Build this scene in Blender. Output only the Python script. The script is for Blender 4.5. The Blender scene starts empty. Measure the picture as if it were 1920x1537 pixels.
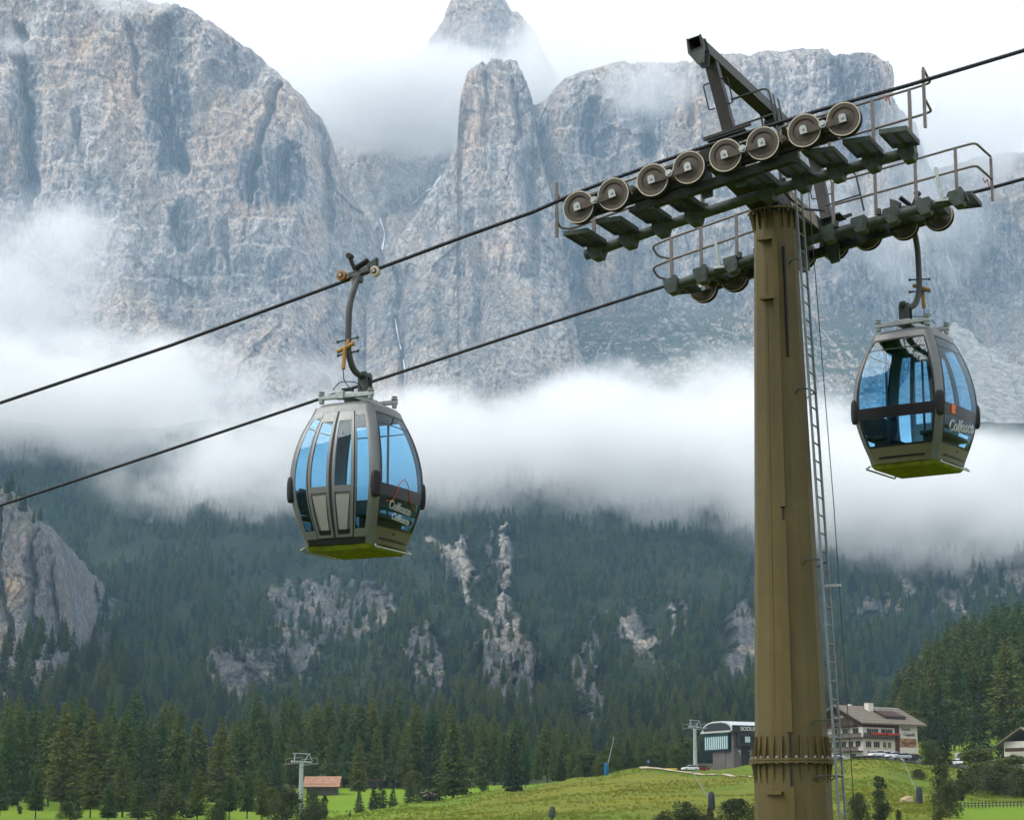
import bpy, bmesh, math, random
import numpy as np
from mathutils import Vector, Matrix, noise as mnoise

# ------------------------------------------------------------------ camera
F = 4000.0                       # focal length in photo pixels (1920 wide)
PITCH = math.atan(792.0 / F)
SP, CP = math.sin(PITCH), math.cos(PITCH)
SC = bpy.context.scene
COL = SC.collection
cd = bpy.data.cameras.new('camera')
cam = bpy.data.objects.new('camera', cd); COL.objects.link(cam)
cd.sensor_width = 36.0; cd.sensor_fit = 'HORIZONTAL'; cd.lens = 36.0 * F / 1920.0
cd.clip_start = 0.5; cd.clip_end = 60000.0
cam.location = (0, 0, 0); cam.rotation_euler = (math.pi / 2 + PITCH, 0, 0)
SC.camera = cam

# ------------------------------------------------------------------ sky, sun, exposure
SUN_EL, SUN_AZ = math.radians(46), math.radians(-104)     # azimuth measured from +Y towards +X
w = bpy.data.worlds.new('World'); SC.world = w; w.use_nodes = True
nt = w.node_tree; nt.nodes.clear()
o = nt.nodes.new('ShaderNodeOutputWorld'); bgn = nt.nodes.new('ShaderNodeBackground')
sky = nt.nodes.new('ShaderNodeTexSky'); sky.sky_type = 'NISHITA'; sky.sun_disc = False
sky.sun_elevation = SUN_EL; sky.sun_rotation = SUN_AZ; sky.altitude = 1600; sky.air_density = 1.0; sky.dust_density = 2.0
sc_ = nt.nodes.new('ShaderNodeVectorMath'); sc_.operation = 'SCALE'; sc_.inputs['Scale'].default_value = 0.12
nt.links.new(sky.outputs[0], sc_.inputs[0])
tc = nt.nodes.new('ShaderNodeTexCoord')
nz = nt.nodes.new('ShaderNodeTexNoise'); nz.inputs['Scale'].default_value = 3.5; nz.inputs['Detail'].default_value = 5
nt.links.new(tc.outputs['Generated'], nz.inputs['Vector'])
cr = nt.nodes.new('ShaderNodeValToRGB')
cr.color_ramp.elements[0].position = 0.3; cr.color_ramp.elements[0].color = (1.08, 1.09, 1.11, 1)
cr.color_ramp.elements[1].position = 0.7; cr.color_ramp.elements[1].color = (1.22, 1.225, 1.23, 1)
nt.links.new(nz.outputs[0], cr.inputs[0])
mx = nt.nodes.new('ShaderNodeMix'); mx.data_type = 'RGBA'; mx.inputs[0].default_value = 0.93     # closed cloud cover
nt.links.new(sc_.outputs[0], mx.inputs[6]); nt.links.new(cr.outputs[0], mx.inputs[7])
nt.links.new(mx.outputs[2], bgn.inputs[0]); bgn.inputs[1].default_value = 1.0
nt.links.new(bgn.outputs[0], o.inputs[0])
sl = bpy.data.lights.new('sun', 'SUN'); sl.energy = 2.5; sl.angle = math.radians(32); sl.color = (1.0, 0.95, 0.87)
sun = bpy.data.objects.new('sun', sl); COL.objects.link(sun)
_d = Vector((math.sin(SUN_AZ) * math.cos(SUN_EL), math.cos(SUN_AZ) * math.cos(SUN_EL), math.sin(SUN_EL))).normalized()
sun.rotation_euler = _d.to_track_quat('Z', 'Y').to_euler()
sky.sun_elevation = math.asin(_d.z); sky.sun_rotation = math.atan2(_d.x, _d.y)
SC.view_settings.view_transform = 'Standard'; SC.view_settings.look = 'None'
SC.view_settings.exposure = 0.30; SC.view_settings.gamma = 1.0; SC.view_settings.use_curve_mapping = False
SC.render.engine = 'CYCLES'
cy = SC.cycles
cy.use_denoising = True
try: cy.denoiser = 'OPENIMAGEDENOISE'; cy.denoising_input_passes = 'RGB_ALBEDO_NORMAL'
except Exception: pass
cy.use_adaptive_sampling = True; cy.adaptive_threshold = 0.035
cy.max_bounces = 8; cy.diffuse_bounces = 2; cy.glossy_bounces = 2; cy.transmission_bounces = 4
cy.transparent_max_bounces = 14; cy.volume_bounces = 4
cy.volume_step_rate = 0.7; cy.volume_max_steps = 128
cy.caustics_reflective = False; cy.caustics_refractive = False

# ------------------------------------------------------------------ helpers
rnd = random.Random(7)

def ray(px, py):
    a = (px - 960.0) / F; b = (768.5 - py) / F
    return a, CP - b * SP, SP + b * CP

def at(px, py, Y):
    """the point at distance Y in front of the camera seen at photo position (px, py)"""
    a, ry, rz = ray(px, py); s = Y / ry
    return Vector((a * s, Y, rz * s))

def tag(o, label=None, cat=None, group=None, kind=None):
    if label: o['label'] = label
    if cat: o['category'] = cat
    if group: o['group'] = group
    if kind: o['kind'] = kind
    return o

def link(o, parent=None):
    COL.objects.link(o)
    if parent is not None: o.parent = parent
    return o

def empty(name, loc=(0, 0, 0), rot=None, parent=None):
    o = bpy.data.objects.new(name, None); o.location = loc; o.empty_display_size = 0.2
    if rot is not None: o.rotation_euler = rot
    return link(o, parent)

def mesh_np(name, verts, faces, smooth=True):
    """numpy verts (n,3), faces (m,3 or 4) -> mesh"""
    me = bpy.data.meshes.new(name)
    verts = np.asarray(verts, dtype=np.float32); faces = np.asarray(faces, dtype=np.int32)
    k = faces.shape[1]
    me.vertices.add(len(verts)); me.vertices.foreach_set('co', verts.ravel())
    me.loops.add(faces.size); me.loops.foreach_set('vertex_index', faces.ravel())
    me.polygons.add(len(faces)); me.polygons.foreach_set('loop_start', np.arange(0, faces.size, k, dtype=np.int32))
    try: me.polygons.foreach_set('loop_total', np.full(len(faces), k, dtype=np.int32))
    except Exception: pass
    if smooth: me.polygons.foreach_set('use_smooth', np.ones(len(faces), dtype=bool))
    me.update(calc_edges=True); me.validate()
    return me

def grid_faces(nr, nc):
    i = np.arange(nr * nc).reshape(nr, nc)
    return np.stack([i[:-1, :-1], i[:-1, 1:], i[1:, 1:], i[1:, :-1]], -1).reshape(-1, 4)

def attr(me, name, vals):
    a = me.attributes.new(name, 'FLOAT', 'POINT'); a.data.foreach_set('value', np.asarray(vals, dtype=np.float32).ravel())

_perm = np.random.RandomState(11).permutation(256).astype(np.int32); _perm = np.concatenate([_perm] * 3)
_ang = np.random.RandomState(5).uniform(0, 2 * np.pi, 256); _gx = (np.cos(_ang) * 1.6).astype(np.float32); _gy = (np.sin(_ang) * 1.6).astype(np.float32)
def pn(x, y, z=0.0):
    """2-D gradient noise; z picks another slice"""
    x, y = np.broadcast_arrays(np.asarray(x, np.float32), np.asarray(y, np.float32))
    x = x + np.float32(z * 37.7); y = y + np.float32(z * 91.3)
    xi = np.floor(x); yi = np.floor(y); xf = x - xi; yf = y - yi
    xi = xi.astype(np.int32) & 255; yi = yi.astype(np.int32) & 255
    u = xf * xf * (3 - 2 * xf); v = yf * yf * (3 - 2 * yf)
    p0 = _perm[xi]; p1 = _perm[xi + 1]
    def c(h, fx, fy): return _gx[h] * fx + _gy[h] * fy
    a = c(_perm[p0 + yi], xf, yf); b = c(_perm[p1 + yi], xf - 1, yf); d = c(_perm[p0 + yi + 1], xf, yf - 1); e = c(_perm[p1 + yi + 1], xf - 1, yf - 1)
    a = a + (b - a) * u; d = d + (e - d) * u
    return a + (d - a) * v
def fbm(x, y, z, oct=4, gain=0.5):
    s = 0; a = 1.0; f = 1.0; n = 0
    for i in range(oct):
        s = s + a * pn(x * f + 17.3 * i, np.asarray(y) * f + 5.1 * i, z + 9.7 * i); n += a; a *= gain; f *= 2.03
    return s / n
def ridged(x, y, z, oct=4):
    s = 0; a = 1.0; f = 1.0; n = 0
    for i in range(oct):
        s = s + a * (1 - 2 * np.abs(pn(x * f + 7.3 * i, np.asarray(y) * f + 3.1 * i, z + 1.7 * i))); n += a; a *= 0.5; f *= 2.07
    return s / n
def sstep(a, b, x):
    t = np.clip((x - a) / (b - a), 0, 1); return t * t * (3 - 2 * t)

# ------------------------------------------------------------------ node material helper
class NM:
    def __init__(s, name):
        s.m = bpy.data.materials.new(name); s.m.use_nodes = True; s.t = s.m.node_tree; s.t.nodes.clear()
        s.out = s.t.nodes.new('ShaderNodeOutputMaterial')
    def n(s, typ, **kw):
        nd = s.t.nodes.new(typ)
        for k, v in kw.items(): setattr(nd, k, v)
        return nd
    def l(s, a, b): s.t.links.new(a, b)
    def set(s, sock, v):
        if isinstance(v, bpy.types.NodeSocket): s.l(v, sock)
        else: sock.default_value = v
    def math(s, op, a, b=0.0, c=None, clamp=False):
        nd = s.n('ShaderNodeMath', operation=op); nd.use_clamp = clamp
        s.set(nd.inputs[0], a); s.set(nd.inputs[1], b)
        if c is not None: s.set(nd.inputs[2], c)
        return nd.outputs[0]
    def mix(s, f, a, b, mode='MIX'):
        nd = s.n('ShaderNodeMix', data_type='RGBA', blend_type=mode); nd.clamp_factor = True
        s.set(nd.inputs[0], f); s.set(nd.inputs[6], a); s.set(nd.inputs[7], b); return nd.outputs[2]
    def ramp(s, f, stops):
        nd = s.n('ShaderNodeValToRGB'); e = nd.color_ramp.elements
        while len(e) < len(stops): e.new(0.5)
        for q, (p, c) in zip(e, stops):
            q.position = p; q.color = (c if hasattr(c, '__len__') else (c, c, c)) + ((1,) if not hasattr(c, '__len__') or len(c) == 3 else ())
        s.set(nd.inputs[0], f); return nd.outputs[0]
    def coord(s, kind='Object', scale=None, rot=None):
        if kind == 'World': v = s.n('ShaderNodeNewGeometry').outputs['Position']
        else: v = s.n('ShaderNodeTexCoord').outputs[kind]
        if scale is not None:
            mp = s.n('ShaderNodeMapping'); s.l(v, mp.inputs[0]); mp.inputs['Scale'].default_value = scale
            if rot: mp.inputs['Rotation'].default_value = rot
            v = mp.outputs[0]
        return v
    def noise(s, vec, scale, detail=4, rough=0.55, dist=0.0):
        nd = s.n('ShaderNodeTexNoise'); s.l(vec, nd.inputs['Vector']); nd.inputs['Scale'].default_value = scale
        nd.inputs['Detail'].default_value = detail; nd.inputs['Roughness'].default_value = rough; nd.inputs['Distortion'].default_value = dist
        return nd.outputs[0]
    def bump(s, h, strength, dist):
        nd = s.n('ShaderNodeBump'); s.l(h, nd.inputs['Height']); nd.inputs['Strength'].default_value = strength; nd.inputs['Distance'].default_value = dist
        return nd.outputs[0]
    def attr(s, name):
        nd = s.n('ShaderNodeAttribute'); nd.attribute_name = name; return nd.outputs['Fac']
    def pbr(s, col, rough=0.6, metal=0.0, spec=0.5, normal=None, **kw):
        p = s.n('ShaderNodeBsdfPrincipled')
        s.set(p.inputs['Base Color'], col if not isinstance(col, tuple) or len(col) == 4 else col + (1,))
        s.set(p.inputs['Roughness'], rough); s.set(p.inputs['Metallic'], metal); s.set(p.inputs['Specular IOR Level'], spec)
        if normal is not None: s.l(normal, p.inputs['Normal'])
        for k, v in kw.items(): s.set(p.inputs[k.replace('_', ' ')], v)
        s.l(p.outputs[0], s.out.inputs[0]); return p
# ================================================================== LARGE STRUCTURE: mountains, hillside, ground
def rock_material(name, warm=(0.76, 0.56, 0.40), grey=(0.64, 0.595, 0.55), dark=(0.095, 0.108, 0.140), sc=1.0):
    k = NM(name)
    p = k.coord('World')
    pv = k.coord('World', (1.0, 1.0, 0.16))
    ph = k.coord('World', (0.35, 0.35, 1.0))
    n1 = k.noise(p, 0.010 * sc, 6, 0.62)
    n2 = k.noise(p, 0.05 * sc, 6, 0.65)
    nv = k.noise(pv, 0.055 * sc, 5, 0.6, 0.4)
    nv2 = k.noise(pv, 0.19 * sc, 4, 0.6)
    nh = k.noise(ph, 0.05 * sc, 4, 0.6, 0.6)
    base = k.mix(k.ramp(n2, [(0.34, 0.0), (0.66, 1.0)]), tuple(c * 0.70 for c in grey) + (1,), tuple(min(1, c * 1.30) for c in grey) + (1,))
    w = k.math('MULTIPLY', k.ramp(k.math('ADD', k.math('MULTIPLY', n1, 0.6), k.math('MULTIPLY', nv, 0.4)), [(0.44, 0.0), (0.58, 1.0)]), 0.60)
    w = k.math('ADD', w, k.math('MULTIPLY', k.attr('warm'), k.ramp(nv, [(0.34, 0.45), (0.54, 1.0)])), clamp=True)
    base = k.mix(w, base, warm + (1,))
    st = k.math('MULTIPLY', k.ramp(nv, [(0.50, 0.0), (0.66, 1.0)]), k.ramp(nv2, [(0.38, 0.3), (0.6, 1.0)]))
    nf = k.noise(k.coord('World', (1.0, 1.0, 0.07)), 0.13 * sc, 5, 0.65, 0.3)
    st = k.math('MULTIPLY', st, 0.45)
    st = k.math('ADD', st, k.math('MULTIPLY', k.math('MULTIPLY', k.math('SUBTRACT', k.attr('streak'), 0.22, clamp=True), 1.35), k.ramp(nf, [(0.36, 0.15), (0.56, 1.0)])), clamp=True)
    st = k.math('ADD', st, k.math('MULTIPLY', k.ramp(nf, [(0.56, 0.0), (0.68, 1.0)]), 0.30), clamp=True)
    base = k.mix(k.ramp(k.noise(k.coord('World', (1.0, 1.0, 0.30)), 0.016 * sc, 4, 0.6, 0.8), [(0.50, 0.0), (0.62, 0.55)]), base, tuple(c * 0.46 for c in grey[:2]) + (grey[2] * 0.52, 1))
    base = k.mix(st, base, dark + (1,))
    base = k.mix(k.math('MULTIPLY', k.ramp(nh, [(0.56, 0.0), (0.68, 1.0)]), 0.30), base, tuple(c * 0.55 for c in grey) + (1,))
    nh2 = k.noise(k.coord('World', (0.16, 0.16, 1.0)), 0.20 * sc, 5, 0.65, 0.8)
    base = k.mix(k.ramp(nh2, [(0.60, 0.0), (0.66, 0.5), (0.72, 0.0)]), base, (0.12, 0.12, 0.135, 1))
    g = k.n('ShaderNodeNewGeometry'); sx = k.n('ShaderNodeSeparateXYZ'); k.l(g.outputs['Normal'], sx.inputs[0])
    veg = k.math('MULTIPLY', k.ramp(k.math('ADD', sx.outputs[2], k.math('MULTIPLY', k.math('SUBTRACT', n2, 0.5), 0.9)), [(0.50, 0.0), (0.72, 1.0)]), k.attr('veg'), clamp=True)
    vcol = k.mix(n1, (0.045, 0.065, 0.022, 1), (0.11, 0.125, 0.05, 1))
    base = k.mix(veg, base, vcol)
    fine = k.noise(p, 0.22 * sc, 6, 0.7)
    base = k.mix(1.0, base, k.ramp(k.noise(k.coord('World', (1.0, 1.0, 0.6)), 0.15 * sc, 7, 0.78, 0.7), [(0.34, 0.15), (0.46, 0.78), (0.58, 1.18)]), 'MULTIPLY')
    vor = k.n('ShaderNodeTexVoronoi', feature='DISTANCE_TO_EDGE'); vm = k.coord('World', (1, 1, 0.45)); k.l(vm, vor.inputs['Vector']); vor.inputs['Scale'].default_value = 0.055 * sc
    crk = k.ramp(vor.outputs[0], [(0.0, 0.0), (0.10, 1.0)])
    v2 = k.n('ShaderNodeTexVoronoi', feature='DISTANCE_TO_EDGE'); wv_ = k.n('ShaderNodeVectorMath', operation='ADD'); k.l(k.coord('World', (1, 1, 0.4)), wv_.inputs[0]); wn_ = k.n('ShaderNodeVectorMath', operation='SCALE'); wn_.inputs['Scale'].default_value = 14.0 / sc; nq = k.n('ShaderNodeTexNoise'); nq.inputs['Scale'].default_value = 0.07 * sc; nq.inputs['Detail'].default_value = 4; k.l(p, nq.inputs['Vector']); k.l(nq.outputs['Color'], wn_.inputs[0]); k.l(wn_.outputs[0], wv_.inputs[1]); k.l(wv_.outputs[0], v2.inputs['Vector']); v2.inputs['Scale'].default_value = 0.085 * sc
    base = k.mix(k.ramp(v2.outputs[0], [(0.0, 0.62), (0.07, 0.0)]), base, (0.10, 0.105, 0.12, 1))
    h = k.math('ADD', k.math('MULTIPLY', fine, 1.0), k.math('ADD', k.math('MULTIPLY', nv2, 0.8), k.math('MULTIPLY', crk, 0.16)))
    k.pbr(base, 0.92, 0, 0.2, normal=k.bump(h, 0.9, 7.0 / sc))
    return k.m
M_ROCK = rock_material('dolomite_rock')
M_ROCKLOW = rock_material('lower_crag_rock', warm=(0.40, 0.31, 0.22), grey=(0.27, 0.27, 0.28), sc=2.2)

def cells(x, y, seed=0.0):
    """random value per cell of a jittered lattice: flat blocks with sharp edges"""
    x = np.asarray(x, np.float32) + np.float32(seed * 19.1); y = np.asarray(y, np.float32) + np.float32(seed * 7.3)
    xi = np.floor(x); yi = np.floor(y); best = np.full(x.shape, 9.0, np.float32); val = np.zeros(x.shape, np.float32)
    for dx in (-1, 0, 1):
        for dy in (-1, 0, 1):
            cx = xi + dx; cy = yi + dy
            h = _perm[_perm[cx.astype(np.int32) & 255] + (cy.astype(np.int32) & 255)]
            jx = cx + (h & 15) / 16.0; jy = cy + ((h >> 4) & 15) / 16.0
            d = (x - jx) ** 2 + (y - jy) ** 2; m = d < best
            best = np.where(m, d, best); val = np.where(m, _perm[h + 31] / 255.0, val)
    return val

def poly(pts, x):
    xs = [p[0] for p in pts]; ys = [p[1] for p in pts]; return np.interp(x, xs, ys)

def seg_dist(px, py, pts):
    """distance in photo pixels to a polyline"""
    best = np.full(px.shape, 1e9)
    for (x0, y0), (x1, y1) in zip(pts[:-1], pts[1:]):
        dx, dy = x1 - x0, y1 - y0; L = dx * dx + dy * dy
        t = np.clip(((px - x0) * dx + (py - y0) * dy) / L, 0, 1)
        best = np.minimum(best, np.hypot(px - x0 - t * dx, py - y0 - t * dy))
    return best

def blob(px, py, cx, cy, rx, ry):
    return np.clip(1.25 - np.hypot((px - cx) / rx, (py - cy) / ry), 0, 1)

def curtain(name, x0, x1, nx, top, bot, ny, base, mat, jag=5.0, amp=1.0, clefts=(), warm=(), streak=(), veg=0.0, roundness=(70, 90), back=14, backlen=500, seed=0.0, shape=None):
    """a rock wall: columns along x, rows from its foot to its crest and then back over the plateau"""
    xs = np.linspace(x0, x1, nx)
    yt = poly(top, xs) + jag * (fbm(xs * 0.035 + seed, seed, 0.3, 5, 0.6) * 2.0)
    yb = poly(bot, xs) if not np.isscalar(bot) else np.full(nx, float(bot))
    t = np.linspace(0, 1, ny)[:, None]
    px = np.broadcast_to(xs[None, :], (ny, nx)); py = yb[None, :] + (yt - yb)[None, :] * t
    Y = base(px, py)
    a = (px - 960.0) / F; b = (768.5 - py) / F; ry = CP - b * SP; rz = SP + b * CP
    X = a * Y / ry; Z = rz * Y / ry
    # relief, in metres towards (-) or away from (+) the camera
    d = np.zeros_like(X)
    s = seed * 13.7
    wx = X + 25 * fbm(X * 0.008, Z * 0.008, s, 2); ww = 6 * fbm(X / 30.0, Z / 30.0, s + 2, 3)
    d -= amp * 30 * ridged(wx / 190.0 + s, Z / 620.0, 0.5 + s, 2)
    d -= amp * 11 * ridged(wx / 62.0, Z / 260.0, 2.5 + s, 2)
    d -= amp * 11 * cells((wx + 2 * ww) / 40.0, (Z + ww + 0.1 * X) / 150.0, s)
    d -= amp * 6 * cells((X + ww) / 15.0, (Z + ww - 0.15 * X) / 46.0, s + 2)
    d -= amp * 3.6 * cells((X + ww * 0.5) / 6.5, (Z + 0.4 * X) / 11.0, s + 5)
    d -= amp * 5.0 * fbm(wx / 24.0, Z / 60.0, 4.5 + s, 3)
    d -= amp * 2.2 * ridged(X / 7.0, Z / 10.0, 6.5 + s, 2)
    # ledges: the wall steps back a little above each of them
    led = (Z + 22 * fbm(X * 0.006, Z * 0.002, s + 3, 3) * 2) / 46.0
    fr = led - np.floor(led)
    d += amp * 9.0 * (sstep(0.80, 1.0, fr) - fr)
    for (pts, wd, dep) in clefts:
        dist = seg_dist(px + 7 * fbm(px * 0.03, py * 0.02, s + 1, 3) * 2, py, pts)
        d += dep * 0.80 * np.clip(1.3 - dist / (wd * (1 + 0.8 * fbm(px * 0.04, py * 0.03, s + 4, 3))), 0, 1)
    if shape is not None: d += shape(px, py)
    # crest bends away
    tt = np.clip((py - yt[None, :]) / roundness[1], 0, 1)
    d += roundness[0] * (1 - np.sqrt(np.clip(1 - (1 - tt) ** 2, 0, 1)))
    Yd = Y + d
    V = np.stack([X, Yd, Z], -1)
    # plateau behind the crest
    bk = []
    for i in range(1, back + 1):
        q = (i / back) ** 1.6
        row = V[-1].copy(); row[:, 1] += backlen * q; row[:, 2] -= 0.10 * backlen * q + 0 * row[:, 2]
        row[:, 2] += 7 * fbm(row[:, 0] / 40.0, row[:, 1] / 40.0, s, 3) * min(1, i / 3)
        bk.append(row)
    V = np.concatenate([V, np.stack(bk)], 0)
    me = mesh_np(name, V.reshape(-1, 3), grid_faces(V.shape[0], nx))
    ext = lambda A: np.concatenate([A, np.repeat(A[-1:], back, 0)], 0)
    wv = np.zeros_like(X)
    for (cx, cy, rx, ryy, v) in warm: wv = np.maximum(wv, v * blob(px + 10 * fbm(px * 0.02, py * 0.02, 1.0, 3), py, cx, cy, rx, ryy))
    sv = np.full(X.shape, 0.25)
    for (cx, cy, rx, ryy, v) in streak: sv = np.maximum(sv, v * sstep(0, 0.5, blob(px + 14 * fbm(px * 0.03, py * 0.01, 2.0, 3), py, cx, cy, rx, ryy)))
    attr(me, 'warm', ext(wv)); attr(me, 'streak', ext(sv)); attr(me, 'veg', ext(np.full(X.shape, veg) if np.isscalar(veg) else veg(px, py)))
    me.materials.append(mat)
    o = link(bpy.data.objects.new(name, me)); tag(o, kind='structure')
    return o, V[:ny]

# --- the big dome on the left
curtain('mountain_left', -260, 735, 560,
        [(-260, -260), (0, -150), (120, -70), (230, -18), (330, 2), (390, 32), (450, 66), (490, 92), (520, 122), (548, 152), (575, 182), (600, 208), (618, 245), (632, 292), (655, 345), (690, 400), (712, 450), (735, 520)],
        960, 560, lambda px, py: 2750 + np.clip(780 - py, 0, None) * 0.34 - np.clip(py - 560, 0, None) * 0.85 + np.clip(px - 560, 0, None) * 1.1,
        M_ROCK, seed=1.0,
        clefts=[([(40, 60), (58, 220), (64, 400)], 9, 70), ([(312, 60), (300, 130), (318, 240), (345, 318)], 18, 50), ([(524, 160), (492, 280), (478, 385)], 8, 55),
                ([(548, 285), (530, 345), (528, 395)], 11, 48), ([(250, 60), (262, 190)], 7, 25), ([(420, 60), (445, 140)], 6, 20), ([(600, 240), (612, 330), (622, 430)], 9, 35),
                ([(150, 230), (170, 330)], 8, 20), ([(330, 410), (350, 480)], 12, 30), ([(420, 430), (440, 520)], 9, 22)],
        warm=[(420, 250, 80, 120, 1.0), (480, 400, 90, 30, 0.7), (240, 180, 40, 130, 0.8), (170, 130, 60, 60, 0.6), (110, 150, 40, 60, 0.6), (20, 290, 40, 70, 0.8), (545, 200, 45, 80, 0.7), (590, 440, 30, 50, 0.7), (600, 590, 50, 20, 0.5), (470, 60, 60, 30, 0.4), (140, 270, 40, 30, 0.6)],
        streak=[(325, 230, 45, 110, 1.0), (335, 70, 22, 80, 1.0), (490, 350, 40, 60, 1.0), (545, 340, 35, 60, 1.0), (60, 250, 30, 140, 0.8), (440, 120, 60, 60, 0.7), (430, 560, 160, 90, 0.6), (350, 430, 40, 50, 0.8)])

# --- the col between dome and tower, with the stream
curtain('mountain_saddle', 560, 960, 260,
        [(560, 205), (620, 240), (700, 262), (790, 272), (870, 258), (960, 250)], 620, 300,
        lambda px, py: 3350 + np.clip(620 - py, 0, None) * 1.5 + np.abs(px - 730) * 0.5, M_ROCK, amp=0.6, seed=2.0, veg=0.35,
        clefts=[([(835, 285), (800, 345), (770, 385), (720, 405), (716, 470)], 12, 40), ([(690, 300), (720, 400)], 12, 25)], roundness=(30, 30))

# --- the free-standing tower
curtain('mountain_tower', 690, 1150, 420,
        [(690, 560), (715, 500), (735, 455), (790, 388), (838, 318), (858, 262), (861, 215), (866, 172), (876, 140), (890, 128), (903, 118), (912, 124), (922, 109), (938, 111), (944, 121), (952, 112), (968, 114), (974, 132), (988, 152), (998, 185), (1003, 230), (1012, 285), (1030, 352), (1050, 425), (1062, 500), (1075, 600), (1098, 690), (1150, 760)],
        980, 560, lambda px, py: 2780 + np.clip(700 - py, 0, None) * 0.30 - np.clip(py - 520, 0, None) * 0.9 + 0.0026 * (px - 930) ** 2, M_ROCK, jag=6.0, amp=0.8, seed=3.0, veg=0.25,
        clefts=[([(745, 520), (752, 620), (765, 780)], 9, 30), ([(905, 130), (915, 200), (905, 260)], 5, 14), ([(960, 160), (975, 260)], 6, 14), ([(880, 420), (905, 520), (895, 640)], 14, 26), ([(990, 300), (1000, 520)], 12, 24)],
        warm=[(885, 260, 35, 130, 0.9), (940, 180, 30, 60, 0.5), (870, 380, 30, 40, 0.6), (960, 450, 60, 60, 0.3)],
        streak=[(985, 250, 22, 120, 0.6), (760, 600, 40, 100, 0.7), (880, 600, 90, 120, 0.6)], roundness=(40, 22))

# --- the long wall on the right
def _rshape(px, py): return 60 * np.exp(-((px - 1010) / 26.0) ** 2) - 30 * np.exp(-((px - 1330) / 120.0) ** 2) + np.clip(px - 1640, 0, None) * 0.9
curtain('mountain_right', 960, 1830, 640,
        [(960, 190), (1000, 168), (1060, 142), (1130, 115), (1200, 112), (1260, 120), (1310, 110), (1380, 96), (1450, 86), (1500, 88), (1560, 83), (1574, 94), (1640, 90), (1672, 96), (1681, 112), (1684, 150), (1700, 168), (1742, 178), (1752, 205), (1766, 240), (1788, 262), (1796, 300), (1802, 360), (1830, 440)],
        960, 560, lambda px, py: 3050 + np.clip(760 - py, 0, None) * 0.22 - np.clip(py - 590, 0, None) * 1.2, M_ROCK, jag=3.0, seed=4.0, shape=_rshape, veg=lambda px, py: sstep(520, 640, py) * 1.0,
        clefts=[([(1112, 210), (1108, 300)], 9, 22), ([(1205, 150), (1215, 300)], 16, 40), ([(1085, 500), (1080, 640)], 16, 35), ([(1290, 120), (1285, 260)], 8, 22), ([(1560, 90), (1600, 300), (1620, 520)], 12, 35), ([(1680, 160), (1690, 330)], 10, 40), ([(1425, 120), (1440, 220)], 7, 18)],
        warm=[(1110, 560, 40, 80, 1.0), (1160, 500, 45, 70, 0.9), (1160, 600, 40, 30, 0.8), (1290, 240, 60, 80, 0.7), (1340, 180, 50, 70, 0.5), (1240, 210, 24, 60, 0.8), (1040, 250, 30, 90, 0.5), (1640, 350, 40, 140, 0.6), (1730, 330, 40, 120, 0.5), (1560, 620, 40, 80, 0.6), (1770, 420, 40, 70, 0.5)],
        streak=[(1110, 260, 30, 60, 1.0), (1215, 240, 35, 90, 1.0), (1075, 470, 30, 90, 0.8), (1620, 560, 90, 120, 0.9), (1590, 200, 60, 110, 0.8), (1700, 560, 80, 100, 0.8), (1200, 560, 60, 90, 0.6), (1000, 250, 30, 120, 0.8)])

# --- lower wall and scree fan at the right edge
curtain('mountain_right_outer', 1690, 2250, 330,
        [(1690, 330), (1760, 300), (1800, 292), (1850, 282), (1930, 272), (2050, 250), (2250, 262)], 980, 360,
        lambda px, py: 3350 + np.clip(700 - py, 0, None) * 0.25 - np.clip(py - 560, 0, None) * 1.3 - np.clip(px - 1900, 0, None) * 0.4, M_ROCK, seed=5.0, veg=0.3,
        warm=[(1900, 420, 40, 60, 0.6), (1830, 520, 50, 60, 0.4)], streak=[(1850, 480, 80, 100, 0.8)])
M_SCREE = NM('scree'); _p = M_SCREE.coord('World')
M_SCREE.pbr(M_SCREE.mix(M_SCREE.ramp(M_SCREE.noise(_p, 0.10, 8, 0.75), [(0.38, 0.0), (0.60, 1.0)]), (0.16, 0.16, 0.15, 1), (0.46, 0.44, 0.41, 1)), 0.95, 0, 0.1, normal=M_SCREE.bump(M_SCREE.noise(_p, 0.35, 6, 0.75), 0.8, 4.0))
curtain('scree_slope', 1560, 2250, 300,
        [(1560, 860), (1620, 800), (1680, 735), (1730, 672), (1765, 622), (1790, 606), (1815, 622), (1860, 650), (1920, 690), (2020, 750), (2250, 800)], 1010, 200,
        lambda px, py: 2860 - np.clip(py - 600, 0, None) * 1.7 + np.abs(px - 1790) * 0.25, M_SCREE.m, amp=0.35, jag=7.0, seed=6.0, roundness=(20, 20), backlen=350)

# --- the summit behind, half lost in cloud
curtain('mountain_summit', 700, 1160, 300,
        [(700, 260), (745, 175), (765, 128), (782, 92), (806, 60), (826, 30), (845, -8), (872, -26), (905, -30), (925, -20), (948, -2), (960, 18), (982, 28), (1004, 50), (1020, 90), (1050, 160), (1160, 260)], 420, 330,
        lambda px, py: 4300 + np.clip(400 - py, 0, None) * 0.5 + 0.004 * (px - 900) ** 2, M_ROCK, jag=11.0, amp=1.0, seed=7.0, roundness=(80, 50),
        warm=[(870, 60, 60, 50, 0.5)], streak=[(850, 80, 60, 60, 0.6), (930, 60, 30, 60, 0.6)])

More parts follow.
